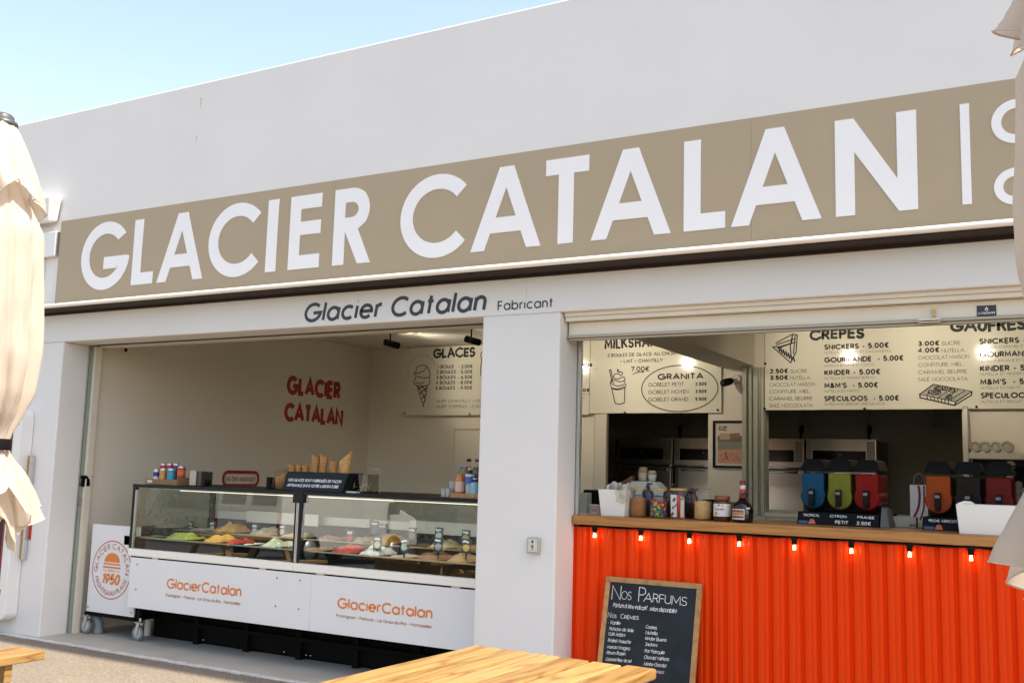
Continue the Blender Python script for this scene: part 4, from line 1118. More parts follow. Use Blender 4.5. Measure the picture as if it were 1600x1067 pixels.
s_.add([f(oc.x + R_ * .40 * cos(radians(t)), oc.z + R_ * .27 + R_ * .32 * sin(radians(t))) for t in range(0, 181, 12)], [tuple(range(16))])
for zz, hh, w_ in ((.20, .055, .43), (.085, .06, .45)): ribbon(s_, [(oc.x - R_ * w_, oc.z + R_ * zz), (oc.x + R_ * w_, oc.z + R_ * zz)], R_ * hh, pl.f())
for sg in (-1, 1): ribbon(s_, [(oc.x + sg * R_ * .23, oc.z - R_ * .03), (oc.x + sg * R_ * .45, oc.z - R_ * .03)], R_ * .02, pl.f())
write(s_, pl, "DEPUIS", oc.x - R_ * .17, oc.z - R_ * .07, R_ * .08, width=R_ * .34, wt=.14)
write(s_, pl, "1950", oc.x - R_ * .48, oc.z - R_ * .52, R_ * .40, width=R_ * .92, wt=.25, slant=.16, track=.05)
s_.build("sun_emblem", M['orangeink'], cp)
def castor(x, y, label_):
    r = .062
    w1 = MB(); w1.lathe([(.001, -.014), (.030, -.014), (.046, -.012), (.046, .012), (.030, .014), (.001, .014)], (0, 0, 0), 24, 'y', caps=False)
    w2_ = MB(); w2_.lathe([(.0465, -.013), (.058, -.013), (.062, -.007), (.062, .007), (.058, .013), (.0465, .013)], (0, 0, 0), 28, 'y', caps=False)
    fk = MB(); [fk.hexa([(-.010, y_, -.012), (.010, y_, -.012), (.010, y_ + .004, -.012), (-.010, y_ + .004, -.012), (-.006, y_, .085), (.034, y_, .085), (.034, y_ + .004, .085), (-.006, y_ + .004, .085)]) for y_ in (-.023, .019)]; fk.box(-.028, .036, -.026, .026, .085, .092); fk.lathe([(.012, .092), (.012, .125)], (.02, 0, 0), 12)
    for m in (w1, w2_, fk): m.v = [(a + x, b + y, c + r) for a, b, c in m.v]
    c = fk.build("castor", M['alu'], CT, bevel=.002); w2_.build("tyre", M['rubber'], c); w1.build("hub", M['wheel'], c)
q = atZ(133, 989, 0.0); castor(q.x, q.y, ""); q2 = atZ(214.5, 1000.5, 0.0); castor(q2.x, q2.y, "")
castor(q.x, .92, ""); castor(q2.x, .92, "")

# ================================================================ goods on top of the display case
TZ = 1.3085
def lathe_part(name, prof, c, m, parent, n=20, **k): return MB().lathe(prof, c, n, 'z', **k).build(name, m, parent)
TY = 0.42
def can(px, pyb, Y, h, r, cols, label):
    a = at(px, pyb, Y)
    t = thing("drink_can", label, "drink can", (a.x, Y, a.z), group="drink cans in the cardboard tray")
    z = a.z
    b = MB()
    bands = [(0.0, r * .80), (0.012, r), (h * .40, r), (h * .75, r), (h - .018, r), (h - .004, r * .84)]
    for i in range(5):
        b.mi = {0: 2, 4: 2}.get(i, i % 2 if i in (1, 2, 3) else 0)
        b.lathe([(bands[i][1], bands[i][0]), (bands[i + 1][1], bands[i + 1][0])], (a.x, Y, z), 20, caps=False)
    b.build("body", [C(*cols[0], .3), C(*cols[1], .3), M['alu']], t)
    MB().lathe([(r * .84, h - .004), (r * .80, h), (r * .78, h - .006), (.001, h - .006)], (a.x, Y, z), 20, caps=False).build("lid", M['alu'], t)
    return t
ctz = TZ
tr0, tr1 = at(231, 750, TY).x, at(281, 754, TY).x
ty = thing("can_tray", "open brown cardboard tray holding drink cans", "tray", ((tr0 + tr1) / 2, TY + .1, TZ))
b = MB(); zt = TZ + .045
b.box(tr0, tr1, TY - .03, TY - .026, TZ, zt); b.box(tr0, tr1, TY + .17, TY + .174, TZ, zt); b.box(tr0, tr0 + .004, TY - .025, TY + .169, TZ, zt); b.box(tr1 - .004, tr1, TY - .025, TY + .169, TZ, zt + .02); b.box(tr0 + .005, tr1 - .005, TY - .025, TY + .169, TZ, TZ + .02)
b.build("box", M['cardboard'], ty)
MB().box(tr0 + .03, tr0 + .09, TY - .0315, TY - .0302, TZ + .012, TZ + .036).build("paper_label", M['paper'], ty)
red, wht = (.45, .012, .02), (.6, .6, .6)
can(243.5, 751.5, TY + .02, .105, .0255, ((.012, .03, .28), (.62, .62, .64)), "slim can, white above and blue below, in the tray")
can(254, 751.5, TY + .02, .112, .030, ((.62, .26, .05), (.55, .30, .12)), "peach orange can between the white and blue can and the turquoise one")
can(266.5, 752.5, TY + .02, .116, .034, ((.02, .33, .44), (.02, .30, .42)), "plain turquoise can at the front of the tray")
can(282.5, 752.5, TY + .05, .135, .036, ((.62, .13, .015), (.30, .03, .03)), "orange can with dark red pattern at the right of the tray")
can(254, 750.5, TY + .12, .150, .032, (red, red), "plain red can standing behind the peach can")
can(264, 750.5, TY + .13, .150, .032, ((.42, .01, .05), (.5, .02, .04)), "crimson can standing behind the turquoise can")
can(274, 750.8, TY + .12, .150, .032, ((.16, .02, .15), (.20, .02, .16)), "purple can standing behind the turquoise can")
a = at(304, 758, TY - .02)
nd = thing("napkin_dispenser", "steel napkin dispenser beside the cans", "napkin holder", (a.x, TY, TZ))
b = MB().box(a.x - .055, a.x + .020, TY - .03, TY + .10, TZ, TZ + .125).build("case", M['chrome'], nd, bevel=.006)
MB().box(a.x - .050, a.x + .015, TY - .033, TY - .0302, TZ + .008, TZ + .115).build("face", C(.55, .45, .36, .3, .2), nd)
MB().box(a.x + .022, a.x + .070, TY - .02, TY + .11, TZ, TZ + .12).build("side", C(.10, .09, .08, .3, .6), nd, bevel=.004)
MB().lathe([(.001, 0), (.026, 0), (.026, .02), (.001, .02)], (a.x + .072, TY + .05, TZ + .03), 16, 'x').build("knob", M['black'], nd)

c0, c1 = at(442, 765, .36), at(540, 768, .36)
cb_ = thing("cone_stand", "black slanted stand with white writing holding ice cream cones", "cone stand", ((c0.x + c1.x) / 2, .45, TZ))
x0, x1 = c0.x + .005, c1.x - .03
zt = at(445, 736, .40).z
b = MB().hexa([(x0 - .01, .35, TZ), (x1, .35, TZ), (x1, .58, TZ), (x0 - .01, .58, TZ), (x0 + .0, .40, zt), (x1 + .02, .40, zt), (x1 + .02, .58, zt), (x0, .58, zt)]).build("body", M['blackmet'], cb_, bevel=.004)
vv = Vector((0, .05, zt - TZ)).normalized(); nn = Vector((0, -vv.z, vv.y))
pl = Pl((x0, .35, TZ), (1, 0, 0), vv, nn); hh = (zt - TZ)
tx = MB(); wd = x1 - x0
write(tx, pl, "NOS GLACES SONT FABRIQUÉES DE FAÇON", wd * .05, hh * .50, hh * .17, width=wd * .90, wt=.19, slant=.12, track=.06)
write(tx, pl, "ARTISANALE DANS NOTRE LABORATOIRE.", wd * .055, hh * .21, hh * .17, width=wd * .88, wt=.19, slant=.12, track=.06)
tx.build("lettering", M['white'], b)
M['cone'] = mat("waffle_cone", (.42, .20, .06), .65, var=.25, vscale=60, bmp=.6, bscale=90)
M['cone2'] = mat("pale_waffle_cone", (.56, .31, .11), .65, var=.2, vscale=50, bmp=.6, bscale=90)
def cone(px, pyt, r, lab, m, z_bot=None, flare=1.0, Y=.47, tall=False):
    a = at(px, pyt, Y)
    t = thing("ice_cream_cone", lab, "cone", (a.x, Y, zt), group="cones standing in the black stand")
    h = a.z - zt
    n = 20; b = MB(); vs = []; 
    for j, (f, zz) in enumerate(((.72, -.05), (.90, h * .35), (1.0, h), (.88, h), (.78, h * .4))):
        for i in range(n):
            an = 2 * pi * i / n; jag = (flare - 1) * .05 * (sin(an * 1 + 1.0) if tall else sin(an * 2)) if j in (2, 3) else 0
            vs.append((a.x + r * f * cos(an), Y + r * f * sin(an), zt + zz + jag))
    fs = [(j * n + i, j * n + (i + 1) % n, (j + 1) * n + (i + 1) % n, (j + 1) * n + i) for j in range(4) for i in range(n)]
    b.add(vs, fs, True); b.build("wafer", m, t)
    m2 = MB(); m2.tube([(a.x - r * .9, Y - r * .45, zt + h * .1), (a.x, Y - r * 1.0, zt + h * .45), (a.x + r * .8, Y - r * .6, zt + h * .85)], .0025, 6); m2.build("seam", m, t)
for i, (px, py) in enumerate(((457.5, 725.5), (467.5, 725), (477.5, 726))): cone(px, py, .029, ("first", "second", "third")[i] + " of three short wafer cones at the left of the stand", M['cone'], flare=1.1)
cone(493.5, 711.5, .034, "tall stack of wafer cones left of its twin", M['cone'], flare=1.15); cone(506.5, 711, .034, "tall stack of wafer cones right of its twin", M['cone'], flare=1.2)
cone(522, 720, .033, "half height wafer cone before the pale one", M['cone'], flare=1.1)
cone(540.5, 713, .050, "big pale rolled waffle cone at the right end", M['cone2'], flare=1.9, tall=True)
a = at(428, 764, .44)
pk = thing("cone_packet", "clear plastic packet of wafers left of the cone stand", "packet", (a.x, .5, TZ))
b = MB().hexa([(a.x - .05, .45, TZ), (a.x + .055, .45, TZ), (a.x + .055, .56, TZ), (a.x - .05, .56, TZ), (a.x - .035, .46, TZ + .14), (a.x + .075, .46, TZ + .17), (a.x + .075, .55, TZ + .17), (a.x - .035, .55, TZ + .14)]).build("wrapper", M['acrylic'], pk, bevel=.008)
w = MB()
for i in range(4): w.lathe([(.012, .005), (.018, .09 + .012 * i), (.016, .095 + .012 * i)], (a.x - .025 + i * .025, .50, TZ), 12)
w.build("wafers", M['cone2'], pk)
bx = tag(MB().box(a.x - .105, a.x - .06, .46, .56, TZ, TZ + .095).build("dark_box", M['black'], None, bevel=.004), "small black box left of the wafer packet", "box")
a = at(565, 768, .48)
ab_ = thing("spoon_box", "clear acrylic box of pale spoons right of the cone stand", "spoon box", (a.x, .5, TZ))
x0_, x1_ = at(541, 766, .48).x, at(576, 768, .48).x
b = MB()
for q in ((x0_, x1_, .46, .463), (x0_, x1_, .60, .603)): b.box(*q, TZ, TZ + .14)
for q in ((x0_, x0_ + .003, .4635, .5995), (x1_ - .003, x1_, .4635, .5995)): b.box(*q, TZ, TZ + .14)
b.build("box", M['acrylic'], ab_)
b = MB(); b.box((x0_ + x1_) / 2 - .01, x1_, .59, .604, TZ + .13, TZ + .20)
ef = MB(); xm = (x0_ + x1_) / 2
for q in ((xm, xm + .004, TZ + .0, TZ + .185), (x1_ + .001, x1_ + .005, TZ, TZ + .185), (xm, x1_ + .005, TZ + .181, TZ + .185)): ef.box(q[0], q[1], .61, .614, q[2], q[3])
ef.build("frame", C(.45, .44, .38, .3), ab_)
rn = random.Random(3); b = MB()
for i in range(26):
    xx = rn.uniform(x0_ + .015, x1_ - .015); yy = rn.uniform(.475, .59); zz = TZ + rn.uniform(.012, .05)
    b.tube([(xx, yy, zz), (xx + rn.uniform(-.04, .04), yy + rn.uniform(-.03, .03), zz + rn.uniform(-.01, .04))], .004, 5)
b.build("spoons", C(.66, .58, .42, .6), ab_)
MB().box(at(541, 768, .40).x, at(557, 769, .40).x, .395, .44, TZ, TZ + .012).build("slip", M['paper'], None)
tag(bpy.data.objects["slip"], "small white slip lying before the clear spoon box", "paper slip")

# bottles in a wooden tray by the pillar
wt_ = thing("bottle_tray", "low wooden tray of bottles next to the pillar", "tray", (-3.7, .45, TZ))
bx0 = at(705, 776, .34).x
b = MB(); b.box(bx0, -3.40, .33, .342, TZ, TZ + .032); b.box(bx0, -3.40, .57, .582, TZ, TZ + .032); b.box(bx0, bx0 + .012, .3425, .5695, TZ, TZ + .032); b.box(bx0 + .0125, -3.40, .3425, .5695, TZ, TZ + .010)
b.build("tray_frame", M['framewood'], wt_)
tx = MB(); pl = Pl((bx0, .33, TZ)); write(tx, pl, "TOP", .15, .008, .016, wt=.2); tx.build("stamp", C(.7, .6, .4), wt_)
def bottle(px, Y, h, r, liquid, cap, label, lab_txt, fill=.72, labcols=None):
    x = at(px, 770, Y).x; z = TZ + .0105
    t = thing("soft_drink_bottle", lab_txt, "bottle", (x, Y, z), group="soft drink bottles in the wooden tray")
    prof = [(r * .85, 0), (r, .008), (r, h * .55), (r * .93, h * .66), (r * .55, h * .82), (.013, h * .88), (.013, h * .94)]
    MB().lathe(prof, (x, Y, z), 20).build("glass", M['jarglass'], t)
    pr = [(r * .84 - .002, .003), (r - .003, .010), (r - .003, min(h * .55, h * fill))] + ([(r * .92 - .003, h * .66), (r * .6, h * .78)] if fill > .66 else [])
    MB().lathe(pr, (x, Y, z), 20).build("liquid", C(*liquid, .15), t)
    MB().lathe([(.0165, h * .925), (.0165, h), (.001, h)], (x, Y, z), 16).build("cap", C(*cap, .4), t)
    b = MB()
    for i, (lo, hi, c) in enumerate(label): b.mi = i; b.lathe([(r + .0012, h * lo), (r + .0012, h * hi)], (x, Y, z), 24, caps=False)
    b.build("wrap_label", [C(*c, .4) for _, _, c in label], t)
bottle(718.5, .37, .205, .034, (.55, .17, .02), (.02, .26, .42), ((.10, .16, (.5, .06, .03)), (.16, .50, (.62, .45, .38))), "orange juice bottle with turquoise cap at the front of the tray")
bottle(733.5, .37, .20, .032, (.40, .44, .46), (.5, .48, .46), ((.46, .70, (.03, .12, .42)), (.70, .78, (.6, .6, .6))), "clear water bottle with blue label beside the orange juice", fill=.5)
bottle(741.5, .36, .13, .028, (.30, .45, .5), (.6, .6, .58), ((.15, .75, (.25, .52, .62)),), "short bottle with pale blue label touching the pillar")
bottle(731, .50, .265, .036, (.06, .02, .012), (.015, .015, .018), ((.35, .6, (.40, .02, .03)),), "dark cola bottle with black cap behind the water bottle", fill=.78)
bottle(744, .51, .265, .036, (.14, .08, .03), (.16, .02, .10), ((.35, .6, (.1, .02, .06)),), "brown bottle with purple cap behind the pale blue one", fill=.78)
for px, lab, h in ((693.5, "small glass cup at the left of the bottle tray", .06), (700.5, "small glass cup touching the bottle tray", .062)):
    a = at(px, 775, .42); t = thing("glass_cup", lab, "cup", (a.x, .42, TZ), group="small cups beside the bottle tray")
    MB().lathe([(.018, 0), (.024, h), (.022, h), (.017, .004)], (a.x, .42, TZ), 16, caps=False).build("bowl", C(.42, .38, .33, .2), t)
a = at(708, 772, .60); tag(MB().lathe([(.026, 0), (.034, .11), (.032, .11), (.025, .005)], (a.x, .60, TZ), 18).build("paper_cup", C(.48, .44, .38, .6), None), "taller pale paper cup behind the small glass cups", "cup")

# ================================================================ orange counter of the right bay
KY = 0.25
CN = thing("service_counter", "orange corrugated serving counter with a thick wooden top", "counter", (-1, .25, 0))
n = 0; m = MB(); per = .0905; x = -2.99
prof = [(0, 0), (.12, 0), (.24, 1), (.50, 1), (.56, .86), (.62, .86), (.68, 1), (.88, 1), (1.0, 0)]
xs = []
while x < RE - .02:
    for u, v in prof[:-1]: xs.append((x + u * per, v))
    x += per
vs = []; fs = []
for i, (xx, v) in enumerate(xs): vs += [(xx, KY + .022 - .022 * v, -.01), (xx, KY + .022 - .022 * v, 1.165)]
fs = [(2 * i, 2 * i + 2, 2 * i + 3, 2 * i + 1) for i in range(len(xs) - 1)]
m.add(vs, fs, False); cs = m.build("corrugated_front", M['orange'], CN)
bv = cs.modifiers.new('bevel', 'BEVEL'); bv.width = .004; bv.segments = 2; bv.limit_method = 'ANGLE'; bv.angle_limit = radians(20)
for p in cs.data.polygons: p.use_smooth = True
wz0, wz1 = 1.178, 1.236
MB().box(-2.895, RE - .02, .215, .92, wz0, wz1).build("worktop", M['counterwood'], CN, bevel=.005)
b = MB(); b.box(-2.985, -2.95, .275, .90, 0, 1.176); b.box(-2.985, -2.90, .33, .9, .0, .03)
b.box(-2.94, RE - .05, .86, .89, .0, 1.176)
b.build("carcass", M['black'], CN)
fr = MB()
for p0, p1 in (((-2.975, .274, .95), (-2.955, .274, 1.02)), ((-2.955, .274, .95), (-2.975, .274, 1.02))): fr.tube([p0, p1], .003, 6)
# string of bulbs under the worktop edge
SL = thing("string_lights", "string of small lit bulbs under the worktop edge", "string lights", (-1.5, .225, 1.16))
cbp = MB(); pth = []
bx_ = [at(px, py, .222) for px, py in ((929, 826), (1001, 829.5), (1077, 834), (1155, 838), (1241, 843), (1330, 848), (1421, 851.5), (1517, 857))]
step = (bx_[-1].x - bx_[0].x) / 7
bxs = [q.x for q in bx_] + [bx_[-1].x + step * i for i in range(1, 6)]
bxs = [v for v in bxs if v < RE - .06]
pth = [(-2.89, .228, 1.170)]
for xx in bxs: pth += [(xx - .10, .226, 1.166), (xx, .224, 1.172), (xx + .10, .226, 1.166)]
cbp.tube(pth, .005, 6); cbp.build("cable", M['black'], SL)
M['fila'] = emit("hot_filament", (1.0, 0.82, 0.55), 8.0)
M['bulbglass'] = glassmat("bulb_glass", (1.0, .93, .80), 1.3, .7)
for i, xx in enumerate(bxs):
    z = 1.174
    sk = MB().lathe([(.019, 0), (.019, -.016), (.0155, -.018), (.0155, -.040), (.012, -.042)], (xx, .2235, z), 16); s_ = sk.build("socket", M['black'], SL)
    gb = MB().lathe([(.009, -.042), (.012, -.050), (.017, -.063), (.016, -.073), (.010, -.081), (.001, -.084)], (xx, .2235, z), 18, caps=False); g_ = gb.build("bulb", M['bulbglass'], s_)
    fl_ = MB()
    for k in range(4):
        a = k * pi / 2 + .4
        fl_.tube([(xx + .005 * cos(a), .2235 + .005 * sin(a), z - .047), (xx + .008 * cos(a + .4), .2235 + .008 * sin(a + .4), z - .072)], .0013, 5)
    fl_.build("filament", M['fila'], s_)
    L = bpy.data.lights.new("bulb_light", 'POINT'); L.energy = .02; L.color = (1.0, .62, .28); L.shadow_soft_size = .012
    lo = bpy.data.objects.new("bulb_light", L); COL.objects.link(lo); lo.parent = SL; lo.location = Vector((xx, .2235, z - .064)) - WL[SL]
# chalkboard leaning on the counter
BZ = .868; kx0, kx1 = -2.648, -2.023
def by(z): return .212 - .232 * (BZ - z)
CB = thing("chalkboard", "wooden framed chalkboard of flavours leaning on the orange counter", "chalkboard", ((kx0 + kx1) / 2, by(0), 0))
vv = Vector((0, .232, 1)).normalized(); nn = Vector((0, -vv.z, vv.y)); bo = Vector((kx0, by(0.002), 0.002)); bl = (BZ - .002) / vv.z; bw = kx1 - kx0
def slab(u0, u1, v0, v1, t0, t1):
    P8 = [bo + Vector((1, 0, 0)) * u + vv * v + nn * t for t in (t0, t1) for u, v in ((u0, v0), (u1, v0), (u1, v1), (u0, v1))]
    return P8
fw_ = .032
m = MB()
for q in ((0, bw, bl - fw_, bl), (0, bw, 0, fw_), (0, fw_, fw_ + .0003, bl - fw_ - .0003), (bw - fw_, bw, fw_ + .0003, bl - fw_ - .0003)): m.hexa(slab(*q, -.012, .006))
m.build("frame", M['framewood'], CB, bevel=.002)
m = MB(); m.hexa(slab(fw_ - .004, bw - fw_ + .004, fw_ - .004, bl - fw_ + .004, -.008, .001)); m.build("slate", M['chalk'], CB)
pl = Pl(bo + nn * .0012, (1, 0, 0), vv, nn)
def ck(px, py):
    d = ray(px, py); t = (pl.o - CAM).dot(nn) / d.dot(nn); q = CAM + d * t - pl.o
    return q.dot(pl.u), q.dot(pl.v)
def zc(a, b): return (930 + a / 6.2056, 895 + b / 6.2056)
def chalk(tx, s, x0, y0, x1, y1, hpx, **kw):
    a = ck(*zc(x0, y0)); b = ck(*zc(x1, y1)); c = ck(*zc(x0, y0 - hpx))
    write(tx, pl, s, a[0], a[1], c[1] - a[1], width=b[0] - a[0], tilt=(b[1] - a[1]) / (b[0] - a[0]), **kw)
tx = MB()
kw = dict(wt=.055, hand=.5, round_=True)
chalk(tx, "N", 160, 247, 243, 258, 130, **kw); chalk(tx, "OS", 250, 255, 348, 263, 84, wt=.075, hand=.4, round_=True)
chalk(tx, "P", 415, 272, 485, 280, 140, **kw); chalk(tx, "ARFUMS", 470, 274, 888, 318, 84, wt=.075, hand=.4, round_=True)
chalk(tx, "N", 122, 427, 152, 430, 50, wt=.10, hand=.4, round_=True); chalk(tx, "OS", 160, 432, 206, 437, 36, wt=.13, hand=.4); chalk(tx, "C", 244, 440, 276, 443, 50, wt=.10, hand=.4, round_=True); chalk(tx, "RÈMES", 282, 443, 422, 453, 36, wt=.13, hand=.4)
tx.build("chalk_heading", M['chalkink'], CB)
tx = MB()
sc_ = dict(wt=.13, hand=.8, slant=.15, track=.02)
chalk(tx, "Parfum à titre indicatif , selon disponibilité", 172, 328, 790, 390, 44, **sc_)
for s, x0, y0, x1 in (("• Vanille", 122, 492, 245), ("• Pistache de Sicile", 120, 552, 372), ("• Café Arabica", 113, 603, 290), ("• Praliné Noisette", 108, 665, 345), ("• Marron (Vosges)", 100, 728, 335), ("• Rhum Raisin", 93, 783, 290), ("• Caramel fleur de sel", 86, 846, 348)):
    chalk(tx, s, x0, y0, x1, y0 + (x1 - x0) * .085, 36, **sc_)
for s, x0, y0, x1 in (("• Cookies", 474, 535, 595), ("• Nutella", 470, 590, 602), ("• Kinder Bueno", 468, 645, 690), ("• Snickers", 466, 702, 602), ("• Pat' Patrouille", 462, 768, 672), ("• Chocolat Valrhona", 458, 828, 712), ("• Menthe Chocolat", 458, 892, 688)):
    chalk(tx, s, x0, y0, x1, y0 + (x1 - x0) * .095, 36, **sc_)
tx.build("chalk_list", M['chalkink'], CB)
tx = MB(); chalk(tx, "• Barbe à papa", 456, 952, 664, 976, 34, **sc_); tx.build("pink_chalk_line", C(.66, .45, .52, .9), CB)

# key switch on the pillar
a = at(824, 840, -.001); c = at(845, 867, -.001)
ks = thing("key_switch", "small grey key switch box on the white pillar", "key switch", ((a.x + c.x) / 2, -.02, c.z))
kx_0, kx_1, kz0, kz1 = at(824.5, 866, -.03).x, at(841, 866, -.03).x, at(832, 864, -.035).z, at(832, 840, -.035).z
MB().hexa([(kx_0 - .004, -.001, kz0 - .004), (kx_0 - .004, -.038, kz0), (kx_1, -.038, kz0), (kx_1 + .004, -.001, kz0 - .004), (kx_0 - .004, -.001, kz1 + .004), (kx_0 - .004, -.038, kz1), (kx_1, -.038, kz1), (kx_1 + .004, -.001, kz1 + .004)]).build("housing", C(.42, .41, .37, .5), ks, bevel=.004)
kc = (kx_0 + kx_1) / 2
MB().box(kx_0 + .006, kx_1 - .006, -.0405, -.0382, kz0 + .010, kz1 - .008).build("face_plate", C(.60, .60, .57, .4), ks, bevel=.001)
q = MB(); q.lathe([(.008, -.0408), (.008, -.0425), (.001, -.0425)], (kc, 0, kz0 + (kz1 - kz0) * .50), 14, 'y'); q.box(kc - .005, kc + .005, -.0425, -.0408, kz0 + (kz1 - kz0) * .24, kz0 + (kz1 - kz0) * .5); q.build("cylinder", M['brass'], ks)
MB().lathe([(.007, -.0408), (.007, -.0430), (.001, -.0430)], (kc, 0, kz0 + (kz1 - kz0) * .76), 12, 'y').build("lamp_lens", M['black'], ks)

# ================================================================ things standing on the counter
WZ = wz1 + .0005
def tubbin(name, label, x0, x1, y0, y1, h, taper, cat, m=None, notch=False):
    t = thing(name, label, cat, ((x0 + x1) / 2, (y0 + y1) / 2, WZ))
    m = m or M['whiteplastic']
    def ring(k, z, ins=0):
        a = taper * (1 - k)
        return [(x0 + a + ins, y0 + a * .6 + ins, z), (x1 - a - ins, y0 + a * .6 + ins, z), (x1 - a - ins, y1 - a * .6 - ins, z), (x0 + a + ins, y1 - a * .6 - ins, z)]
    b = MB(); R = ring(0, WZ) + ring(1, WZ + h) + ring(1, WZ + h, .006) + ring(0, WZ + .006, .006)
    if notch: R[4] = (R[4][0], R[4][1], R[4][2] + .0); 
    fs = [(0, 3, 2, 1)] + [(i, (i + 1) % 4, 4 + (i + 1) % 4, 4 + i) for i in range(4)] + [(4 + i, 4 + (i + 1) % 4, 8 + (i + 1) % 4, 8 + i) for i in range(4)] + [(8 + i, 8 + (i + 1) % 4, 12 + (i + 1) % 4, 12 + i) for i in range(4)] + [(12, 13, 14, 15)]
    b.add(R, fs); b.build("bin", m, t, bevel=.010, seg=3)
    return t
p0, p1 = at(936.5, 765, .32), at(985, 765, .32)
nb = tubbin("napkin_bin", "tall white plastic bin stuffed with napkins on the counter's left", p0.x, p1.x - .02, .30, .46, at(940, 764, .31).z - WZ, .018, "bin")
nb['group'] = "white plastic bins"
rn = random.Random(8); m = MB()
for i in range(7):
    xx = p0.x + .045 + i * .020; z0_ = WZ + .10; zt_ = WZ + .20 + rn.uniform(-.012, .012); n_ = 9
    vs = []
    for k in range(n_):
        u = k / (n_ - 1); vs += [(xx + .010 * sin(u * 5 + i), .325 + u * .11, z0_), (xx + .014 * sin(u * 6 + i * 2) + .006, .322 + u * .116, zt_ + .010 * sin(u * 9 + i * 1.7))]
    m.add(vs, [(2 * k, 2 * k + 2, 2 * k + 3, 2 * k + 1) for k in range(n_ - 1)], True)
m.build("napkins", M['paper'], nb)
pb = thing("plastic_bag", "crumpled clear bag hanging over the napkin bin edge", "bag", (p1.x - .03, .29, WZ + .12))
m = MB(); vs = []; n_ = 10
for j in range(n_ + 1):
    for i in range(n_ + 1):
        u, v = i / n_, j / n_; vs.append((p1.x - .085 + u * .085 + .008 * sin(v * 7), .287 - .014 * sin(u * 8 + v * 5) - .006 * sin(v * 14), WZ + .085 + v * .115 + .008 * sin(u * 9)))
m.add(vs, [(j * 11 + i, j * 11 + i + 1, (j + 1) * 11 + i + 1, (j + 1) * 11 + i) for j in range(n_) for i in range(n_)], True)
m.build("film", glassmat("thin_bag_film", (.80, .78, .72), 1.5, 1.6, .15), pb)
JY = .40
def jar(px, pyt, r, fillh, fill, label, lid='bamboo', lidh=.016, Y=JY):
    x = at(px, 800, Y).x; h = at(px, pyt, Y).z - WZ
    t = thing("glass_jar", label, "jar", (x, Y, WZ), group="glass jars of toppings on the counter")
    MB().lathe([(r * .94, .0), (r, .006), (r, h - lidh - .004), (r * .97, h - lidh)], (x, Y, WZ), 28).build("glass", M['jarglass'], t)
    if lid: MB().lathe([(r * 1.0, h - lidh + .0005), (r * 1.02, h - lidh + .003), (r * 1.02, h - .003), (r * .98, h), (.001, h)], (x, Y, WZ), 28, caps=False).build("lid", M[lid], t)
    else: MB().lathe([(r * 1.01, h - .006), (r * 1.01, h), (r * .98, h), (r * .98, h - .006)], (x, Y, WZ), 28, caps=False).build("rim", M['acrylic'], t)
    if fill: MB().lathe([(r * .90, .008), (r * .95, .012), (r * .95, fillh), (r * .6, fillh + .006), (.001, fillh + .004)], (x, Y, WZ), 28, caps=False).build("filling", fill, t)
    return t, x, h
def crumbs(name, cols, scale, bm=1.0):
    m, n, l, b = nt(name); co = coords(n, l)
    v = n.new("ShaderNodeTexVoronoi"); v.inputs['Scale'].default_value = scale; l.new(co, v.inputs['Vector'])
    r = ramp(n, l, v.outputs['Color'], cols); l.new(r.outputs[0], b.inputs['Base Color']); b.inputs['Roughness'].default_value = .55
    bump(n, l, b, v.outputs['Distance'], bm, .004); return m
jar(997.5, 761, .052, .118, crumbs("caramel_crumbs", [(0, (.26, .085, .022)), (.5, (.40, .15, .04)), (1, (.48, .22, .07))], 260), "jar of caramel brown crumbs with a wooden lid")
t, jx, jh = jar(1029, 762.5, .056, 0, None, "jar of many coloured sweets with a wooden lid")
rn = random.Random(11); cols = [(.02, .12, .42), (.62, .20, .02), (.70, .48, .04), (.45, .02, .02), (.06, .32, .05), (.20, .05, .02), (.70, .40, .03)]
m = MB(); lvl = 0
k = 0
for z_ in range(8):
    for i in range(16):
        a = 2 * pi * (i + .5 * (z_ % 2)) / 16
        m.mi = rn.choice([0, 1, 2, 3, 4, 5, 6]) if z_ < 7 else rn.choice([0, 0, 3])
        m.sphere((jx + .044 * cos(a), JY + .044 * sin(a), WZ + .014 + z_ * .0135 + rn.uniform(-.003, .003)), .0098, 8, 6, sz=.85)
m.mi = 1; m.lathe([(.036, .01), (.036, .112), (.001, .114)], (jx, JY, WZ), 16)
m.build("sweets", [C(*c, .25) for c in cols], t)
t, jx, jh = jar(1060, 762.5, .055, 0, None, "jar with wrapped chocolate bars and a wooden lid")
m = MB(); wr = m.hexa([(jx - .036, JY - .040, WZ + .010), (jx + .006, JY - .046, WZ + .010), (jx + .006, JY - .030, WZ + .010), (jx - .036, JY - .026, WZ + .010), (jx - .042, JY - .034, WZ + .150), (jx + .004, JY - .042, WZ + .150), (jx + .004, JY - .026, WZ + .150), (jx - .042, JY - .020, WZ + .150)]).build("wrapped_bar", M['paper'], t, bevel=.004)
p_ = Pl((jx - .036, JY - .0405, WZ + .01), Vector((.042, -.006, 0)).normalized(), Vector((-.004, .005, .14)).normalized(), (-.14, -.99, .03))
m = MB(); write(m, p_, "bueno", .012, .045, .020, wt=.2, slant=.0, tilt=.9); m.build("lettering", M['ink'], wr)
m = MB(); m.lathe([(.001, 0), (.010, 0), (.010, .145), (.001, .147)], (jx + .016, JY - .040, WZ + .008), 10); m.build("red_wrapper", C(.48, .02, .02, .35), t)
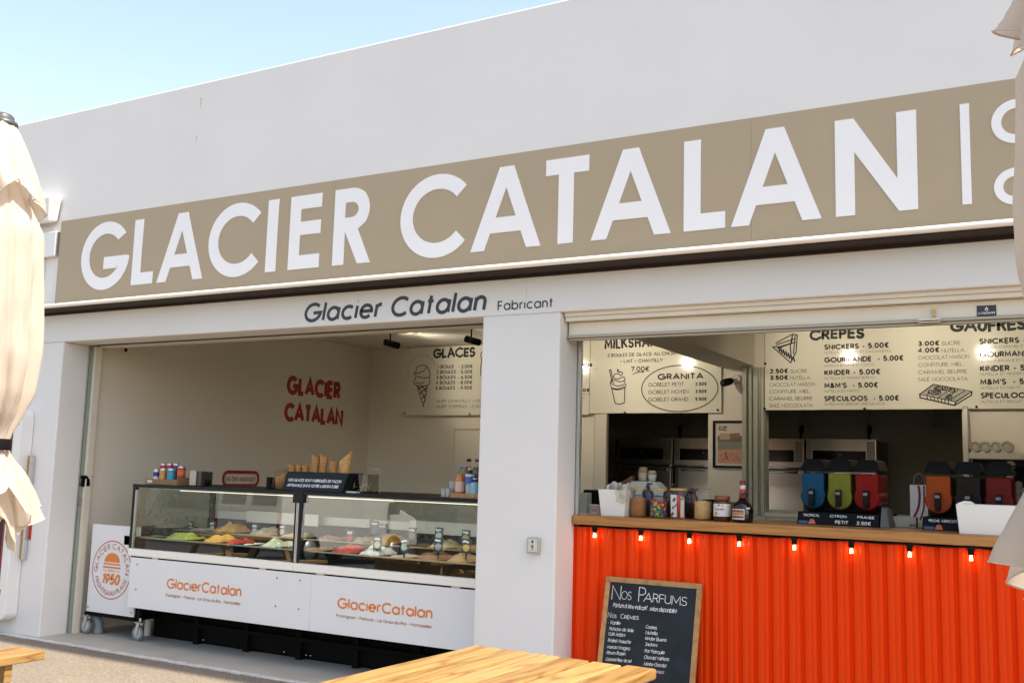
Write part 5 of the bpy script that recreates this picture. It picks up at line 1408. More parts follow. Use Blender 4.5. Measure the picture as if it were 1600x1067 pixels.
m = MB(); m.hexa([(jx + .024, JY - .034, WZ + .010), (jx + .046, JY - .018, WZ + .010), (jx + .040, JY - .006, WZ + .01), (jx + .018, JY - .02, WZ + .01), (jx + .024, JY - .034, WZ + .14), (jx + .046, JY - .018, WZ + .14), (jx + .040, JY - .006, WZ + .14), (jx + .018, JY - .02, WZ + .14)]).build("wrapped_bar", C(.62, .56, .45, .4), t, bevel=.003)
m = MB()
for i in range(4): m.sphere((jx - .028 + i * .006, JY - .043, WZ + .024 + (i % 2) * .010 + (.09 if i > 1 else 0)), .008, 8, 6)
m.build("cocoa_print", C(.10, .04, .02, .5), t)
jar(1098, 763, .054, .112, crumbs("chopped_nuts", [(0, (.46, .25, .07)), (.5, (.62, .38, .14)), (1, (.70, .48, .22))], 210), "jar of chopped pale nuts without a lid", lid=None)
# spread jar
x = at(1128.5, 800, .37).x
sj = thing("spread_jar", "brown spread jar with a white label and brown lid", "jar", (x, .37, WZ))
MB().lathe([(.048, 0), (.052, .006), (.052, .108), (.044, .122), (.040, .126)], (x, .37, WZ), 28).build("glass", C(.075, .022, .012, .12), sj)
MB().lathe([(.044, .1265), (.047, .129), (.047, .149), (.045, .152), (.001, .152)], (x, .37, WZ), 28, caps=False).build("lid", C(.20, .06, .022, .35), sj)
lb = MB().lathe([(.0530, .030), (.0530, .106)], (x, .37, WZ), 40, caps=False).build("label", M['paper'], sj)
p_ = Pl((x, .37 - .0535, WZ))
m = MB(); write(m, p_, "Nocciolata", -.030, .068, .012, width=.06, wt=.17); write(m, p_, "-- -- --", -.005, .045, .008, wt=.2); write(m, p_, "- - -", .0, .036, .008, wt=.2); m.build("lettering", C(.06, .05, .10, .6), lb)
m = MB(); f = p_.f(); m.add([f(-.004 + .008 * cos(radians(t_)), .098 + .006 * sin(radians(t_))) for t_ in range(0, 360, 30)], [tuple(range(12))]); m.build("green_leaf", C(.10, .34, .04, .5), lb)
m = MB(); f = p_.f(); m.add([f(.020 + .006 * cos(radians(t_)), .096 + .005 * sin(radians(t_))) for t_ in range(0, 360, 30)], [tuple(range(12))]); f = p_.f(); m.add([f(-.022 + .009 * cos(radians(t_)), .048 + .009 * sin(radians(t_))) for t_ in range(0, 360, 30)], [tuple(range(12))]); m.build("hazelnut_print", C(.50, .30, .06, .5), lb)
# round shouldered liqueur bottle
x = at(1160.5, 800, .35).x
lq = thing("liqueur_bottle", "dark round shouldered liqueur bottle with red neck", "bottle", (x, .35, WZ))
H = at(1160, 750.5, .35).z - WZ
M['darkglass'] = mat("dark_liqueur_glass", (.010, .006, .008), .06, spec=.6)
MB().lathe([(.050, 0), (.060, .006), (.062, .03), (.062, .075), (.058, .095), (.045, .115), (.028, .130), (.0215, .145)], (x, .35, WZ), 32).build("glass", M['darkglass'], lq)
MB().lathe([(.022, .1455), (.0215, .16), (.018, H - .062), (.016, H - .055)], (x, .35, WZ), 24).build("red_neck", C(.38, .012, .018, .2), lq)
MB().lathe([(.0165, H - .054), (.0165, H - .028)], (x, .35, WZ), 24).build("neck_band", C(.66, .60, .54, .4), lq)
MB().lathe([(.0175, H - .0275), (.0175, H - .002), (.016, H), (.001, H)], (x, .35, WZ), 24, caps=False).build("cap", C(.16, .008, .015, .3), lq)
m = MB(); m.lathe([(.0228, .150), (.0216, .172), (.014, .178)], (x + .006, .348, WZ), 20, caps=False); m.build("wax_seal", C(.02, .006, .008, .4), lq)
def curved(m, r, a0, a1, z0_, z1_, n_=10):
    vs = []
    for i in range(n_ + 1):
        a = radians(a0 + (a1 - a0) * i / n_); vs += [(x + r * cos(a), .35 + r * sin(a), WZ + z0_), (x + r * cos(a), .35 + r * sin(a), WZ + z1_)]
    m.add(vs, [(2 * i, 2 * i + 2, 2 * i + 3, 2 * i + 1) for i in range(n_)], True)
m = MB(); curved(m, .0632, 208, 296, .018, .080); lb = m.build("label", C(.66, .58, .50, .5), lq)
m = MB(); curved(m, .0638, 213, 291, .046, .074); curved(m, .0638, 213, 291, .027, .040); m.build("label_print", C(.20, .055, .02, .5), lb)
m = MB(); curved(m, .0642, 216, 288, .050, .062); m.build("label_band", C(.55, .25, .12, .5), lb)
m = MB(); curved(m, .0635, 305, 330, .082, .090); m.build("white_mark", M['paper'], lq)
# dark things behind the jars
def syrup(px, pyt, Y, r, c, label, pump=True):
    xx = at(px, 800, Y).x; h = at(px, pyt, Y).z - WZ
    t = thing("syrup_bottle", label, "bottle", (xx, Y, WZ), group="syrup bottles behind the jars")
    MB().lathe([(r, 0), (r, h * .70), (r * .5, h * .82), (.012, h * .86)], (xx, Y, WZ), 18).build("glass", C(*c, .15), t)
    b = MB(); b.lathe([(.014, h * .8605), (.014, h * .93), (.006, h * .935), (.006, h)], (xx, Y, WZ), 12); b.box(xx - .008, xx + .030, Y - .006, Y + .006, h + WZ - .012, h + WZ)
    b.build("pump", C(.07, .03, .02, .4), t)
syrup(1012, 754, .62, .040, (.03, .045, .05), "dark green syrup bottle between the crumb and sweets jars")
syrup(1046, 755, .60, .042, (.045, .022, .018), "brown syrup bottle between the sweets and chocolate jars")
syrup(1077, 762, .60, .030, (.015, .018, .026), "near black syrup bottle right of the chocolate jar")
syrup(1083.5, 763, .60, .030, (.10, .016, .016), "dark red syrup bottle left of the nut jar")
a = at(1116, 775, .55); tag(MB().lathe([(.046, 0), (.05, .01), (.05, .12), (.044, .125), (.001, .126)], (a.x - .03, .55, WZ), 24).build("dark_tin", M['black'], None), "black tin standing between the nut jar and spread jar", "tin")
a = at(1147, 775, .52); tag(MB().lathe([(.040, 0), (.042, .01), (.042, .11), (.040, .115), (.038, .115), (.040, .01), (.001, .006)], (a.x, .52, WZ), 24, caps=False).build("clear_jar", glassmat("milky_jar", (.75, .66, .58), 1.45, 1.0), None), "empty clear jar half hidden by the liqueur bottle", "jar")
# left end behind the napkin bin
a = at(909, 800, .62); tag(MB().box(a.x - .02, a.x + .045, .60, .68, WZ, WZ + .135).build("lid_stack", C(.42, .42, .36, .5), None, bevel=.004), "stack of pale green lids next to the pillar rail", "lids")
a = at(926, 800, .74); tag(MB().box(a.x - .07, a.x + .10, .72, .85, WZ, WZ + .155).build("card_terminal", M['black'], None, bevel=.012), "black card terminal behind the small white tub", "terminal")
a = at(931, 800, .50)
tb_ = thing("small_tub", "small white tub tucked behind the napkin bin", "tub", (a.x, .5, WZ))
MB().lathe([(.038, 0), (.050, .055), (.053, .056), (.053, .062), (.001, .062)], (a.x, .5, WZ), 24, caps=False).build("tub", M['whiteplastic'], tb_)
MB().box(a.x - .004, a.x + .030, .4495, .4505, WZ + .022, WZ + .034).build("pink_mark", C(.5, .2, .25), tb_)
# pale till with cups on top behind the jars
x0, x1 = at(978, 770, .80).x, at(1046, 770, .80).x; zt = at(1010, 752, .80).z
tl = thing("till", "pale grey till with a sloped hood behind the jars", "till", ((x0 + x1) / 2, .85, WZ))
MB().hexa([(x0, .74, WZ), (x1, .74, WZ), (x1, .91, WZ), (x0, .91, WZ), (x0, .74, WZ + .13), (x1 + .03, .74, WZ + .12), (x1 + .03, .91, WZ + .12), (x0, .91, WZ + .13)]).build("base", C(.46, .46, .40, .5), tl, bevel=.006)
MB().hexa([(x0 + .005, .745, WZ + .131), (x1, .745, WZ + .131), (x1, .905, WZ + .131), (x0 + .005, .905, WZ + .131), (x0 + .05, .77, zt), (x1 - .10, .77, zt), (x1 - .10, .90, zt), (x0 + .05, .90, zt)]).build("hood", C(.50, .51, .44, .5), tl, bevel=.004)
def cups(px, pyt, c, lab, r=.032):
    xx = at(px, 740, .83).x; h = at(px, pyt, .83).z - zt
    t = thing("paper_cups", lab, "paper cups", (xx, .83, zt + .001), group="paper cups on the till")
    MB().lathe([(r * .78, 0), (r, h * .62)], (xx, .83, zt + .001), 20).build("cup", C(*c, .7), t)
    MB().lathe([(r * .95, h * .625), (r * 1.04, h * .65), (r * .86, h - .004), (r * .84, h), (.001, h)], (xx, .83, zt + .001), 20, caps=False).build("stacked_cup", C(c[0] * .75, c[1] * .62, c[2] * .45, .7), t)
cups(1005, 730, (.46, .38, .26), "brown topped stack of paper cups on the till")
cups(1019, 735, (.52, .50, .44), "plain white paper cups beside the brown topped stack", .030)
a = at(984, 748, .82)
tag(MB().hexa([(a.x - .045, .80, zt - .03), (a.x + .03, .80, zt + .002), (a.x + .03, .86, zt + .002), (a.x - .045, .86, zt - .03), (a.x - .055, .80, zt - .008), (a.x + .022, .80, zt + .036), (a.x + .022, .86, zt + .036), (a.x - .055, .86, zt - .008)]).build("snack_packet", C(.14, .05, .03, .5), None, bevel=.003), "dark red snack packet lying aslant on the till", "packet")
a = at(995, 748, .82); tag(MB().box(a.x - .012, a.x + .022, .87, .899, zt + .001, zt + .065).build("snack_box", C(.20, .14, .08, .6), None), "little brown box standing between packet and cups", "box")
# white box tray at the right
p0 = at(1495, 787, .34); p1 = at(1500, 828, .34)
wb = tubbin("storage_bin", "wide low white plastic bin at the right end of the counter", p0.x, p0.x + .36, .28, .50, p0.z - WZ, .014, "bin", notch=True)
wb['group'] = "white plastic bins"
m = MB(); zt_ = p0.z
m.tube([(p0.x + .01, .287, zt_ - .002), (p0.x + .045, .287, zt_ + .012), (p0.x + .075, .287, zt_ + .010), (p0.x + .095, .287, zt_ - .004)], .008, 8)
m.build("grip", M['whiteplastic'], wb)

# ================================================================ slush machines
def slush(x0, x1, Y, labels, cols, label, extra, hgt=1.0):
    W = x1 - x0; n_ = 3; d = .42
    t = thing("slush_machine", label, "slush machine", ((x0 + x1) / 2, Y, WZ), group="slush machines on the counter")
    bz = .075
    b = MB(); b.box(x0 + .005, x1 - .005, Y + .03, Y + d, WZ, WZ + bz)
    b.hexa([(x0, Y - .03, WZ), (x1 - .04, Y - .03, WZ), (x1 - .04, Y + .0295, WZ), (x0, Y + .0295, WZ), (x0, Y + .005, WZ + bz), (x1 - .04, Y + .005, WZ + bz), (x1 - .04, Y + .0295, WZ + bz), (x0, Y + .0295, WZ + bz)])
    b.box(x0 + .02, x1 - .05, Y + .16, Y + d - .02, WZ + bz, WZ + .17)
    b.build("base", M['black'], t, bevel=.006)
    b = MB(); b.hexa([(x1 - .035, Y - .02, WZ), (x1 + .02, Y - .02, WZ), (x1 + .02, Y + .2, WZ), (x1 - .035, Y + .2, WZ), (x1 - .03, Y + .02, WZ + .12), (x1 + .0, Y + .02, WZ + .10), (x1 + .0, Y + .2, WZ + .10), (x1 - .03, Y + .2, WZ + .12)])
    b.build("side_vent", C(.10, .095, .085, .6), t, bevel=.006)
    vv = Vector((0, .035, bz)).normalized(); pl_ = Pl((x0, Y - .03, WZ), (1, 0, 0), vv, (0, -vv.z, vv.y))
    tx = MB(); cw = (W - .04) / 3
    for i, s in enumerate(labels):
        if s: write(tx, pl_, s, cw * i + cw * .22, .050, .017, width=cw * (.62 if len(s) < 9 else .95), wt=.2)
    for s, u, wd in extra: write(tx, pl_, s, W * u, .010, .022, width=W * wd, wt=.2)
    tx.build("lettering", C(.62, .62, .60, .5), t)
    m = MB(); f = pl_.f(); m.add([f(W * .13, .004), f(W * .22, .004), f(W * .20, .03), f(W * .175, .036), f(W * .15, .03)], [(0, 1, 2, 3, 4)]); m.build("fruit_picture", C(.50, .14, .07, .6), t)
    m = MB(); f = pl_.f(); m.add([f(W * .02, .004), f(W * .125, .004), f(W * .125, .022), f(W * .02, .022)], [(0, 1, 2, 3)]); m.build("blue_picture", C(.05, .08, .16, .5), t)
    for i, c in enumerate(cols):
        cx = x0 + (W - .04) * (i + .5) / 3 + .004; r = cw * .50; hw = cw * .455; zc_ = WZ + bz + r + .012; zt2 = WZ + .345 * hgt
        def prof_(r_, hw_, zt__):
            a0 = math.asin(min(1, hw_ / r_)); q = []
            for k in range(21):
                a = -pi / 2 - (pi - a0) + (2 * (pi - a0)) * k / 20
                q.append((r_ * cos(a), zc_ - 0 + r_ * sin(a)))
            return [(-hw_, zt__)] + [(r_ * -sin(a0 + (pi - a0) * 2 * k / 20 - 0) * 1.0, zc_ + r_ * cos(a0 + (pi - a0) * 2 * k / 20)) for k in range(21)] + [(hw_, zt__)]
        P_ = prof_(r - .006, hw - .006, zt2 - .037); 
        m = MB(); m.prism(P_[::-1], (cx, Y + .035, 0), (1, 0, 0), (0, 0, 1), (0, 1, 0), .33); m.build("slush", mat("slush_%s_%d" % (name_of(c), i), c, .3, var=.08, vscale=20, spec=.1), t, bevel=.010, seg=3)
        P2 = prof_(r, hw, zt2 - .004)
        m = MB(); m.prism(P2[::-1], (cx, Y + .028, 0), (1, 0, 0), (0, 0, 1), (0, 1, 0), .345); tk = m.build("tank", M['tank'], t, bevel=.012, seg=3)
        m = MB(); m.hexa([(cx - hw - .006, Y + .02, zt2 - .022), (cx + hw + .006, Y + .02, zt2 - .022), (cx + hw + .006, Y + .39, zt2 - .022), (cx - hw - .006, Y + .39, zt2 - .022), (cx - hw + .022, Y + .06, zt2 + .048), (cx + hw - .022, Y + .06, zt2 + .048), (cx + hw - .022, Y + .37, zt2 + .048), (cx - hw + .022, Y + .37, zt2 + .048)]); m.build("lid", M["black"], t, bevel=.010, seg=3)
        m = MB(); m.hexa([(cx - .015, Y - .012, zc_ - .055), (cx + .015, Y - .012, zc_ - .055), (cx + .015, Y + .027, zc_ - .055), (cx - .015, Y + .027, zc_ - .055), (cx - .017, Y - .004, zc_ + .045), (cx + .017, Y - .004, zc_ + .045), (cx + .017, Y + .027, zc_ + .045), (cx - .017, Y + .027, zc_ + .045)])
        m.box(cx - .012, cx + .012, Y - .035, Y - .013, zc_ - .06, zc_ - .03)
        m.build("tap", M['black'], t, bevel=.004)
        m = MB(); m.box(cx - .013, cx + .013, Y - .016, Y - .0045, zc_ + .014, zc_ + .032); m.build("tap_badge", C(.16, .16, .16, .3), t, bevel=.003)
    return t
def name_of(c): return "".join("%02x" % int(v * 255) for v in c)
sx0, sx1 = at(1246, 760, .58).x, at(1384, 760, .58).x
slush(sx0, sx1, .58, ("TROPICAL", "CITRON", "FRAISE"), ((.002, .055, .125), (.16, .165, .02), (.20, .002, .002)), "three tank slush machine with blue, yellow green and red tanks", (("PETIT", .44, .15), ("2,50€", .68, .16)))
tx0 = at(1440, 760, .58).x
slush(tx0, tx0 + (sx1 - sx0), .58, ("PECHE ABRICOT", "COLA", "CERISE"), ((.28, .042, .005), (.006, .003, .003), (.11, .002, .003)), "three tank slush machine with orange, black and dark red tanks", ())
a0, a1 = at(1421.5, 757, .86), at(1441, 805, .86)
pb2 = thing("paper_bag", "white carrier bag with dark red stripes behind the second slush machine", "bag", (a0.x + .05, .87, WZ))
b = MB().box(a0.x, a0.x + .10, .86, .90, WZ + .04, a0.z).build("bag_body", M['paper'], pb2)
p_ = Pl((a0.x, .86, WZ + .04)); m = MB(); hh = a0.z - WZ - .04
ribbon(m, curve_px([(.012, .005), (.045, hh * .35), (.055, hh * .7), (.050, hh - .004)]), .014, p_.f()); ribbon(m, curve_px([(.055, .005), (.078, hh * .4), (.080, hh - .004)]), .010, p_.f()); m.build("stripes", C(.17, .012, .016, .6), b)
MB().tube([(a0.x + .02, .87, a0.z - .01), (a0.x + .025, .87, a0.z + .05), (a0.x + .05, .87, a0.z + .072), (a0.x + .08, .87, a0.z + .05), (a0.x + .085, .87, a0.z - .01)], .003, 6).build("handle", C(.2, .18, .15), pb2)
a0, a1 = at(1388, 806, .80), at(1432, 816, .80)
tag(MB().box(a0.x, a1.x, .78, .86, WZ, a0.z).build("pale_box", C(.42, .39, .32, .6), None, bevel=.003), "long pale box lying between the two slush machines", "box")
MB().box(a0.x + .12, a0.x + .16, .7785, .7795, WZ + .008, WZ + .02).build("label_mark", C(.1, .09, .07), bpy.data.objects["pale_box"])

# ================================================================ back room: four steel cabinets, sockets, pictures, camera, shelf
CBX = [-5.155, -4.363, -3.571, -2.779]
cab_lab = ("steel upright freezer at the far left of the back room row", "steel upright freezer left of the picture pillar", "steel upright freezer hidden behind the picture pillar", "steel upright freezer at the right end behind the slush tanks")
M['perf'] = None
def perf():
    m, n, l, b = nt("perforated_steel")
    b.inputs['Metallic'].default_value = 1; b.inputs['Roughness'].default_value = .4
    co = geo_coords(n, l, (60, 60, 60))
    fr_ = n.new("ShaderNodeVectorMath"); fr_.operation = 'FRACTION'; l.new(co, fr_.inputs[0])
    sb = n.new("ShaderNodeVectorMath"); sb.operation = 'SUBTRACT'; sb.inputs[1].default_value = (.5, .5, .5); l.new(fr_.outputs[0], sb.inputs[0])
    mm = n.new("ShaderNodeVectorMath"); mm.operation = 'MULTIPLY'; mm.inputs[1].default_value = (1, 0, 1); l.new(sb.outputs[0], mm.inputs[0])
    ln = n.new("ShaderNodeVectorMath"); ln.operation = 'LENGTH'; l.new(mm.outputs[0], ln.inputs[0])
    r = ramp(n, l, ln.outputs['Value'], [(.26, (.015, .012, .010)), (.32, (.45, .40, .34))]); l.new(r.outputs[0], b.inputs['Base Color'])
    return m
M['perf'] = perf()
for i, (x0, lab) in enumerate(zip(CBX, cab_lab)):
    x1 = x0 + .768; Yc = 6.0
    t = thing("upright_freezer", lab, "freezer", ((x0 + x1) / 2, Yc, 0), group="steel freezers in the back room")
    MB().box(x0, x1, Yc + .03, Yc + .72, .08, 1.955).build("cabinet", mat("freezer_side_%d" % i, (.22, .20, .17), .45, .6), t, bevel=.006)
    hp = MB(); hp.hexa([(x0, Yc - .01, 1.625), (x1, Yc - .01, 1.625), (x1, Yc + .029, 1.625), (x0, Yc + .029, 1.625), (x0, Yc + .012, 1.968), (x1, Yc + .012, 1.968), (x1, Yc + .029, 1.968), (x0, Yc + .029, 1.968)])
    h = hp.build("header_panel", M['steel'], t, bevel=.003)
    def hy(z): return Yc - .01 + .022 * (z - 1.625) / .343 - .003
    for nm, a, b_, z0_, z1_, m_ in (("display", .075, .655, 1.70, 1.835, C(.006, .006, .007, .15)), ("perforated_strip", .665, .755, 1.70, 1.94, M['perf']), ("perforated_strip", .012, .066, 1.70, 1.94, M['perf'])):
        MB().hexa([(x0 + a, hy(z0_), z0_), (x0 + b_, hy(z0_), z0_), (x0 + b_, hy(z0_) + .002, z0_), (x0 + a, hy(z0_) + .002, z0_), (x0 + a, hy(z1_), z1_), (x0 + b_, hy(z1_), z1_), (x0 + b_, hy(z1_) + .002, z1_), (x0 + a, hy(z1_) + .002, z1_)]).build(nm, m_, h)
    m = MB(); m.box(x0 + .36, x0 + .366, hy(1.79) - .002, hy(1.79), 1.775, 1.80); m.box(x0 + .374, x0 + .38, hy(1.79) - .002, hy(1.79), 1.775, 1.80); m.build("digit", C(.35, .38, .4), h)
    m = MB(); m.box(x0 + .01, x1 - .01, Yc - .022, Yc - .011, 1.618, 1.64); m.box(x0 + .755, x0 + .768, Yc - .020, Yc - .0, 1.64, 1.968) if i == 3 else None; m.build("trim", M['chrome'], h, bevel=.003)
    d = MB().box(x0 + .06, x1 - .012, Yc - .02, Yc + .029, .20, 1.605).build("door", M['steel'], t, bevel=.006)
    MB().box(x0 + .10, x1 - .05, Yc - .035, Yc - .0205, 1.570, 1.592).build("handle", M['chrome'], d, bevel=.004)
    MB().box(x0 + .02, x1 - .02, Yc + .03, Yc + .70, .0, .079).build("plinth", M['black'], t)
for k, (px, lab) in enumerate(((1066, "wall socket with a hanging cable left of the picture pillar"), (1254.5, "wall socket with a black plug above the slush tanks"), (1360, "wall socket with a cable over the right freezer"), (1462, "empty wall socket box near the shelf"))):
    a = at(px, 662, 7.185)
    t = thing("wall_socket", lab, "socket", (a.x, 7.19, a.z), group="grey sockets on the back room wall")
    MB().box(a.x - .055, a.x + .055, 7.14, 7.198, a.z - .06, a.z + .05).build("box", C(.42, .40, .34, .5), t, bevel=.006)
    MB().box(a.x - .012, a.x + .012, 7.17, 7.198, a.z + .0505, a.z + .6).build("conduit", C(.46, .44, .38, .5), t)
    if k < 3:
        MB().tube([(a.x, 7.138, a.z - .02), (a.x, 7.11, a.z - .06), (a.x - .012, 7.12, a.z - .24), (a.x, 7.14, a.z - .55)], .013, 8).build("cable", M['black'], t)
        MB().lathe([(.024, -.12), (.028, -.06), (.022, -.03)], (a.x, 7.112, a.z), 12).build("plug", M['black'], t)
a = at(1130, 632, 7.19)
q0, q1 = at(1113.5, 657, 4.35), at(1166, 731.5, 4.35)
pf = thing("framed_picture", "black framed beach picture hanging on the pillar", "picture", ((q0.x + q1.x) / 2, 4.35, q1.z))
f = MB(); fw = .022
for b in ((q0.x, q1.x, q0.z - fw, q0.z), (q0.x, q1.x, q1.z, q1.z + fw), (q0.x, q0.x + fw, q1.z + fw + .0003, q0.z - fw - .0003), (q1.x - fw, q1.x, q1.z + fw + .0003, q0.z - fw - .0003)): f.box(b[0], b[1], 4.352, 4.379, b[2], b[3])
f.build("frame", M['black'], pf, bevel=.002)
MB().box(q0.x + fw - .003, q1.x - fw + .003, 4.366, 4.374, q1.z + fw - .003, q0.z - fw + .003).build("mount", C(.56, .54, .50, .7), pf)
W_ = q1.x - q0.x; H_ = q0.z - q1.z; p_ = Pl((q0.x, 4.366, q1.z))
m = MB(); rn = random.Random(5)
def patch(mi, pts): m.mi = mi; f = p_.f(); m.add([f(W_ * a, H_ * b) for a, b in pts], [tuple(range(len(pts)))], False)
patch(0, [(.14, .10), (.86, .10), (.86, .40), (.14, .38)]); patch(1, [(.14, .38), (.86, .40), (.86, .55), (.14, .56)]); patch(2, [(.14, .56), (.86, .55), (.86, .68), (.14, .68)]); patch(3, [(.14, .68), (.86, .68), (.86, .90), (.14, .90)])
patch(4, [(.20, .60), (.50, .60), (.50, .72), (.20, .74)]); patch(5, [(.50, .62), (.80, .62), (.80, .74), (.50, .73)])
for i in range(16): 
    cx, cz_ = .27 + rn.uniform(-.09, .12), .81 + rn.uniform(-.04, .05); patch(2, [(cx, cz_), (cx + .05, cz_ + .01), (cx + .03, cz_ + .04), (cx - .02, cz_ + .03)])
for i in range(14):
    cx, cz_ = .2 + rn.uniform(0, .55), .15 + rn.uniform(0, .14); patch(6, [(cx, cz_), (cx + .07, cz_ + .01), (cx + .05, cz_ + .03), (cx + .01, cz_ + .02)])
patch(6, [(.36, .20), (.42, .20), (.41, .36), (.38, .36)])
m.build("beach_scene", [C(.52, .27, .21, .8), C(.22, .22, .18, .8), C(.14, .15, .10, .8), C(.60, .52, .46, .8), C(.42, .30, .20, .8), C(.25, .15, .10, .8), C(.34, .10, .06, .8)], pf)
a = at(1148, 595, 4.36)
cm_ = thing("security_camera", "small black and white security camera at the pillar top", "camera", (a.x, 4.36, a.z))
MB().lathe([(.045, 4.378), (.045, 4.35), (.030, 4.345)], (a.x + .02, 0, a.z + .02), 18, 'y').build("mount", C(.55, .53, .47, .4), cm_)
a2 = at(1135, 597, 4.26)
MB().tube([(a.x + .02, 4.345, a.z + .02), (a.x - .03, 4.30, a.z + .01), (a2.x + .02, 4.28, a2.z + .01)], .014, 8).build("arm", C(.55, .53, .47, .4), cm_)
MB().tube([(a2.x + .03, 4.31, a2.z + .016), (a2.x, 4.22, a2.z - .008), (a2.x - .012, 4.18, a2.z - .018)], [.035, .040, .034], 16).build("head", M['black'], cm_)
MB().tube([(a2.x - .0125, 4.178, a2.z - .019), (a2.x - .014, 4.172, a2.z - .020)], .022, 14).build("lens", C(.02, .02, .03, .05), cm_)
# cup shelf right of the hatch
sf = thing("wall_shelf", "cream wall shelf with upright board on the right wall", "shelf", (0, 4.2, 1.7))
z_ = at(1515, 707, 4.12).z; zb = at(1515, 716.5, 4.12).z
MB().box(at(1514, 710, 4.12).x, 1.6, 4.10, 4.398, zb, z_).build("board", M['inwall'], sf, bevel=.003)
MB().box(at(1506, 700, 4.12).x, at(1513.5, 700, 4.12).x, 4.10, 4.29, 1.1, 2.165).build("upright", M['inwall'], sf, bevel=.003)
MB().box(at(1514, 710, 4.12).x + .005, 1.6, 4.38, 4.398, 1.1, zb - .002).build("back_board", C(.05, .042, .034, .8), sf)
def roll(px, py, r, Y, lab, grp):
    a = at(px, py, Y); t = thing("cup_roll", lab, "cup roll", (a.x, Y, a.z), group=grp)
    b = MB()
    for k in range(6): b.lathe([(r * .93, k * .028), (r, k * .028 + .004), (r * .96, k * .028 + .026)], (a.x, Y, a.z), 18, 'y', caps=(k == 0))
    b.build("cups", C(.50, .46, .38, .6), t)
    MB().lathe([(r * .70, -.002), (r * .72, -.0005), (r * .5, -.0006)], (a.x, Y, a.z), 18, 'y', caps=False).build("rim", C(.40, .36, .29, .6), t)
zs = z_ + .0405
for i, px in enumerate((1523.5, 1539, 1555.5, 1573)): roll(px, at_py if False else 697.5, .048 + .003 * (i == 3), 4.13, ("first", "second", "third", "last")[i] + " white cup roll from the left on the shelf", "rolls of paper cups by the shelf")
for i, (px, py) in enumerate(((1578, 727), (1577, 741), (1578, 755), (1579, 769), (1591, 757), (1591, 767), (1591, 777), (1591, 787), (1599.5, 767), (1599.5, 778))):
    col_, pos_ = (("left", ("top", "second", "third", "lowest")[i]) if i < 4 else ("middle", ("top", "second", "third", "lowest")[i - 4]) if i < 8 else ("right", ("upper", "lower")[i - 8]))
    roll(px, py, .036 if px < 1585 else .030, 3.9 if px < 1585 else 4.0, "%s white cup roll in the %s column of the dark rack" % (pos_, col_), "stacked cup rolls below the shelf")
rk = thing("cup_rack", "dark wire rack holding stacked cup rolls below the shelf", "rack", (-.3, 3.95, 1.2))
b = MB(); xa = at(1570, 760, 3.88).x
for xx in (xa, xa + .17, xa + .34, xa + .5): b.box(xx, xx + .012, 3.885, 3.90, 1.0, 1.66)
for zz in (1.06, 1.66): b.box(xa, xa + .52, 3.885, 3.90, zz, zz + .012)
b.box(xa, xa + .52, 4.30, 4.315, 1.0, 1.67); b.box(xa, xa + .012, 3.9005, 4.2995, 1.0, 1.012); b.box(xa + .5, xa + .512, 3.9005, 4.2995, 1.0, 1.012); b.box(xa, xa + .52, 3.87, 4.33, .95, .999); b.box(xa + .02, xa + .06, 4.0, 4.2, 0, .949); b.box(xa + .46, xa + .50, 4.0, 4.2, 0, .949)
b.build("wires", M['black'], rk)

# ================================================================ picnic tables
def planks(m, x0, x1, n, y0, y1, z, th, gap=.012, rag=.012, seed=0):
    rn = random.Random(seed); w = (x1 - x0 - gap * (n - 1)) / n
    for i in range(n):
        a = x0 + i * (w + gap); d = rn.uniform(-rag, rag); dz = rn.uniform(-.0015, .0015)
        m.box(a, a + w, y0, y1 + d, z - th + dz, z + dz)
def picnic(cx, y0, y1, label, seed, ztop=.75, rot=0.0):
    t = thing("picnic_table", label, "picnic table", (cx, (y0 + y1) / 2, 0), group="yellow pine picnic tables")
    m = MB(); planks(m, cx - .42, cx + .42, 6, y0, y1, ztop, .042, seed=seed); m.build("tabletop", M['pine'], t, bevel=.009, seg=3)
    for s in (-1, 1):
        m = MB(); planks(m, cx + s * .755 - .125, cx + s * .755 + .125, 2, y0 + .02, y1 - .03, .45, .045, seed=seed + s); m.build("bench", M['pine'], t, bevel=.006, seg=3)
    for yy in (y0 + .32, y1 - .30):
        for s in (-1, 1):
            MB().bar((cx + s * .22, yy, ztop - .045), (cx + s * .62, yy, -.01), .045, .09, up=(0, 1, 0)).build("leg", M['pine'], t, bevel=.004)
        m = MB(); m.box(cx - .86, cx + .86, yy + .047, yy + .092, .31, .403); m.box(cx - .40, cx + .40, yy + .047, yy + .092, .615, .706); m.build("crossbar", M['pine'], t, bevel=.004)
    if rot:                                           # turned about its far left corner
        a = radians(rot); px, py = -.42, (y1 - y0) / 2
        t.rotation_euler.z = a
        t.location.x += px - (px * cos(a) - py * sin(a)); t.location.y += py - (px * sin(a) + py * cos(a))
    return t
picnic(-1.9215, -3.65, -1.84, "large yellow pine picnic table in front of the counter", 3, rot=-2.0)
bxr = -5.035
picnic(bxr - .88, -3.75, -1.945, "yellow pine picnic table with a bench end at the left edge", 9)

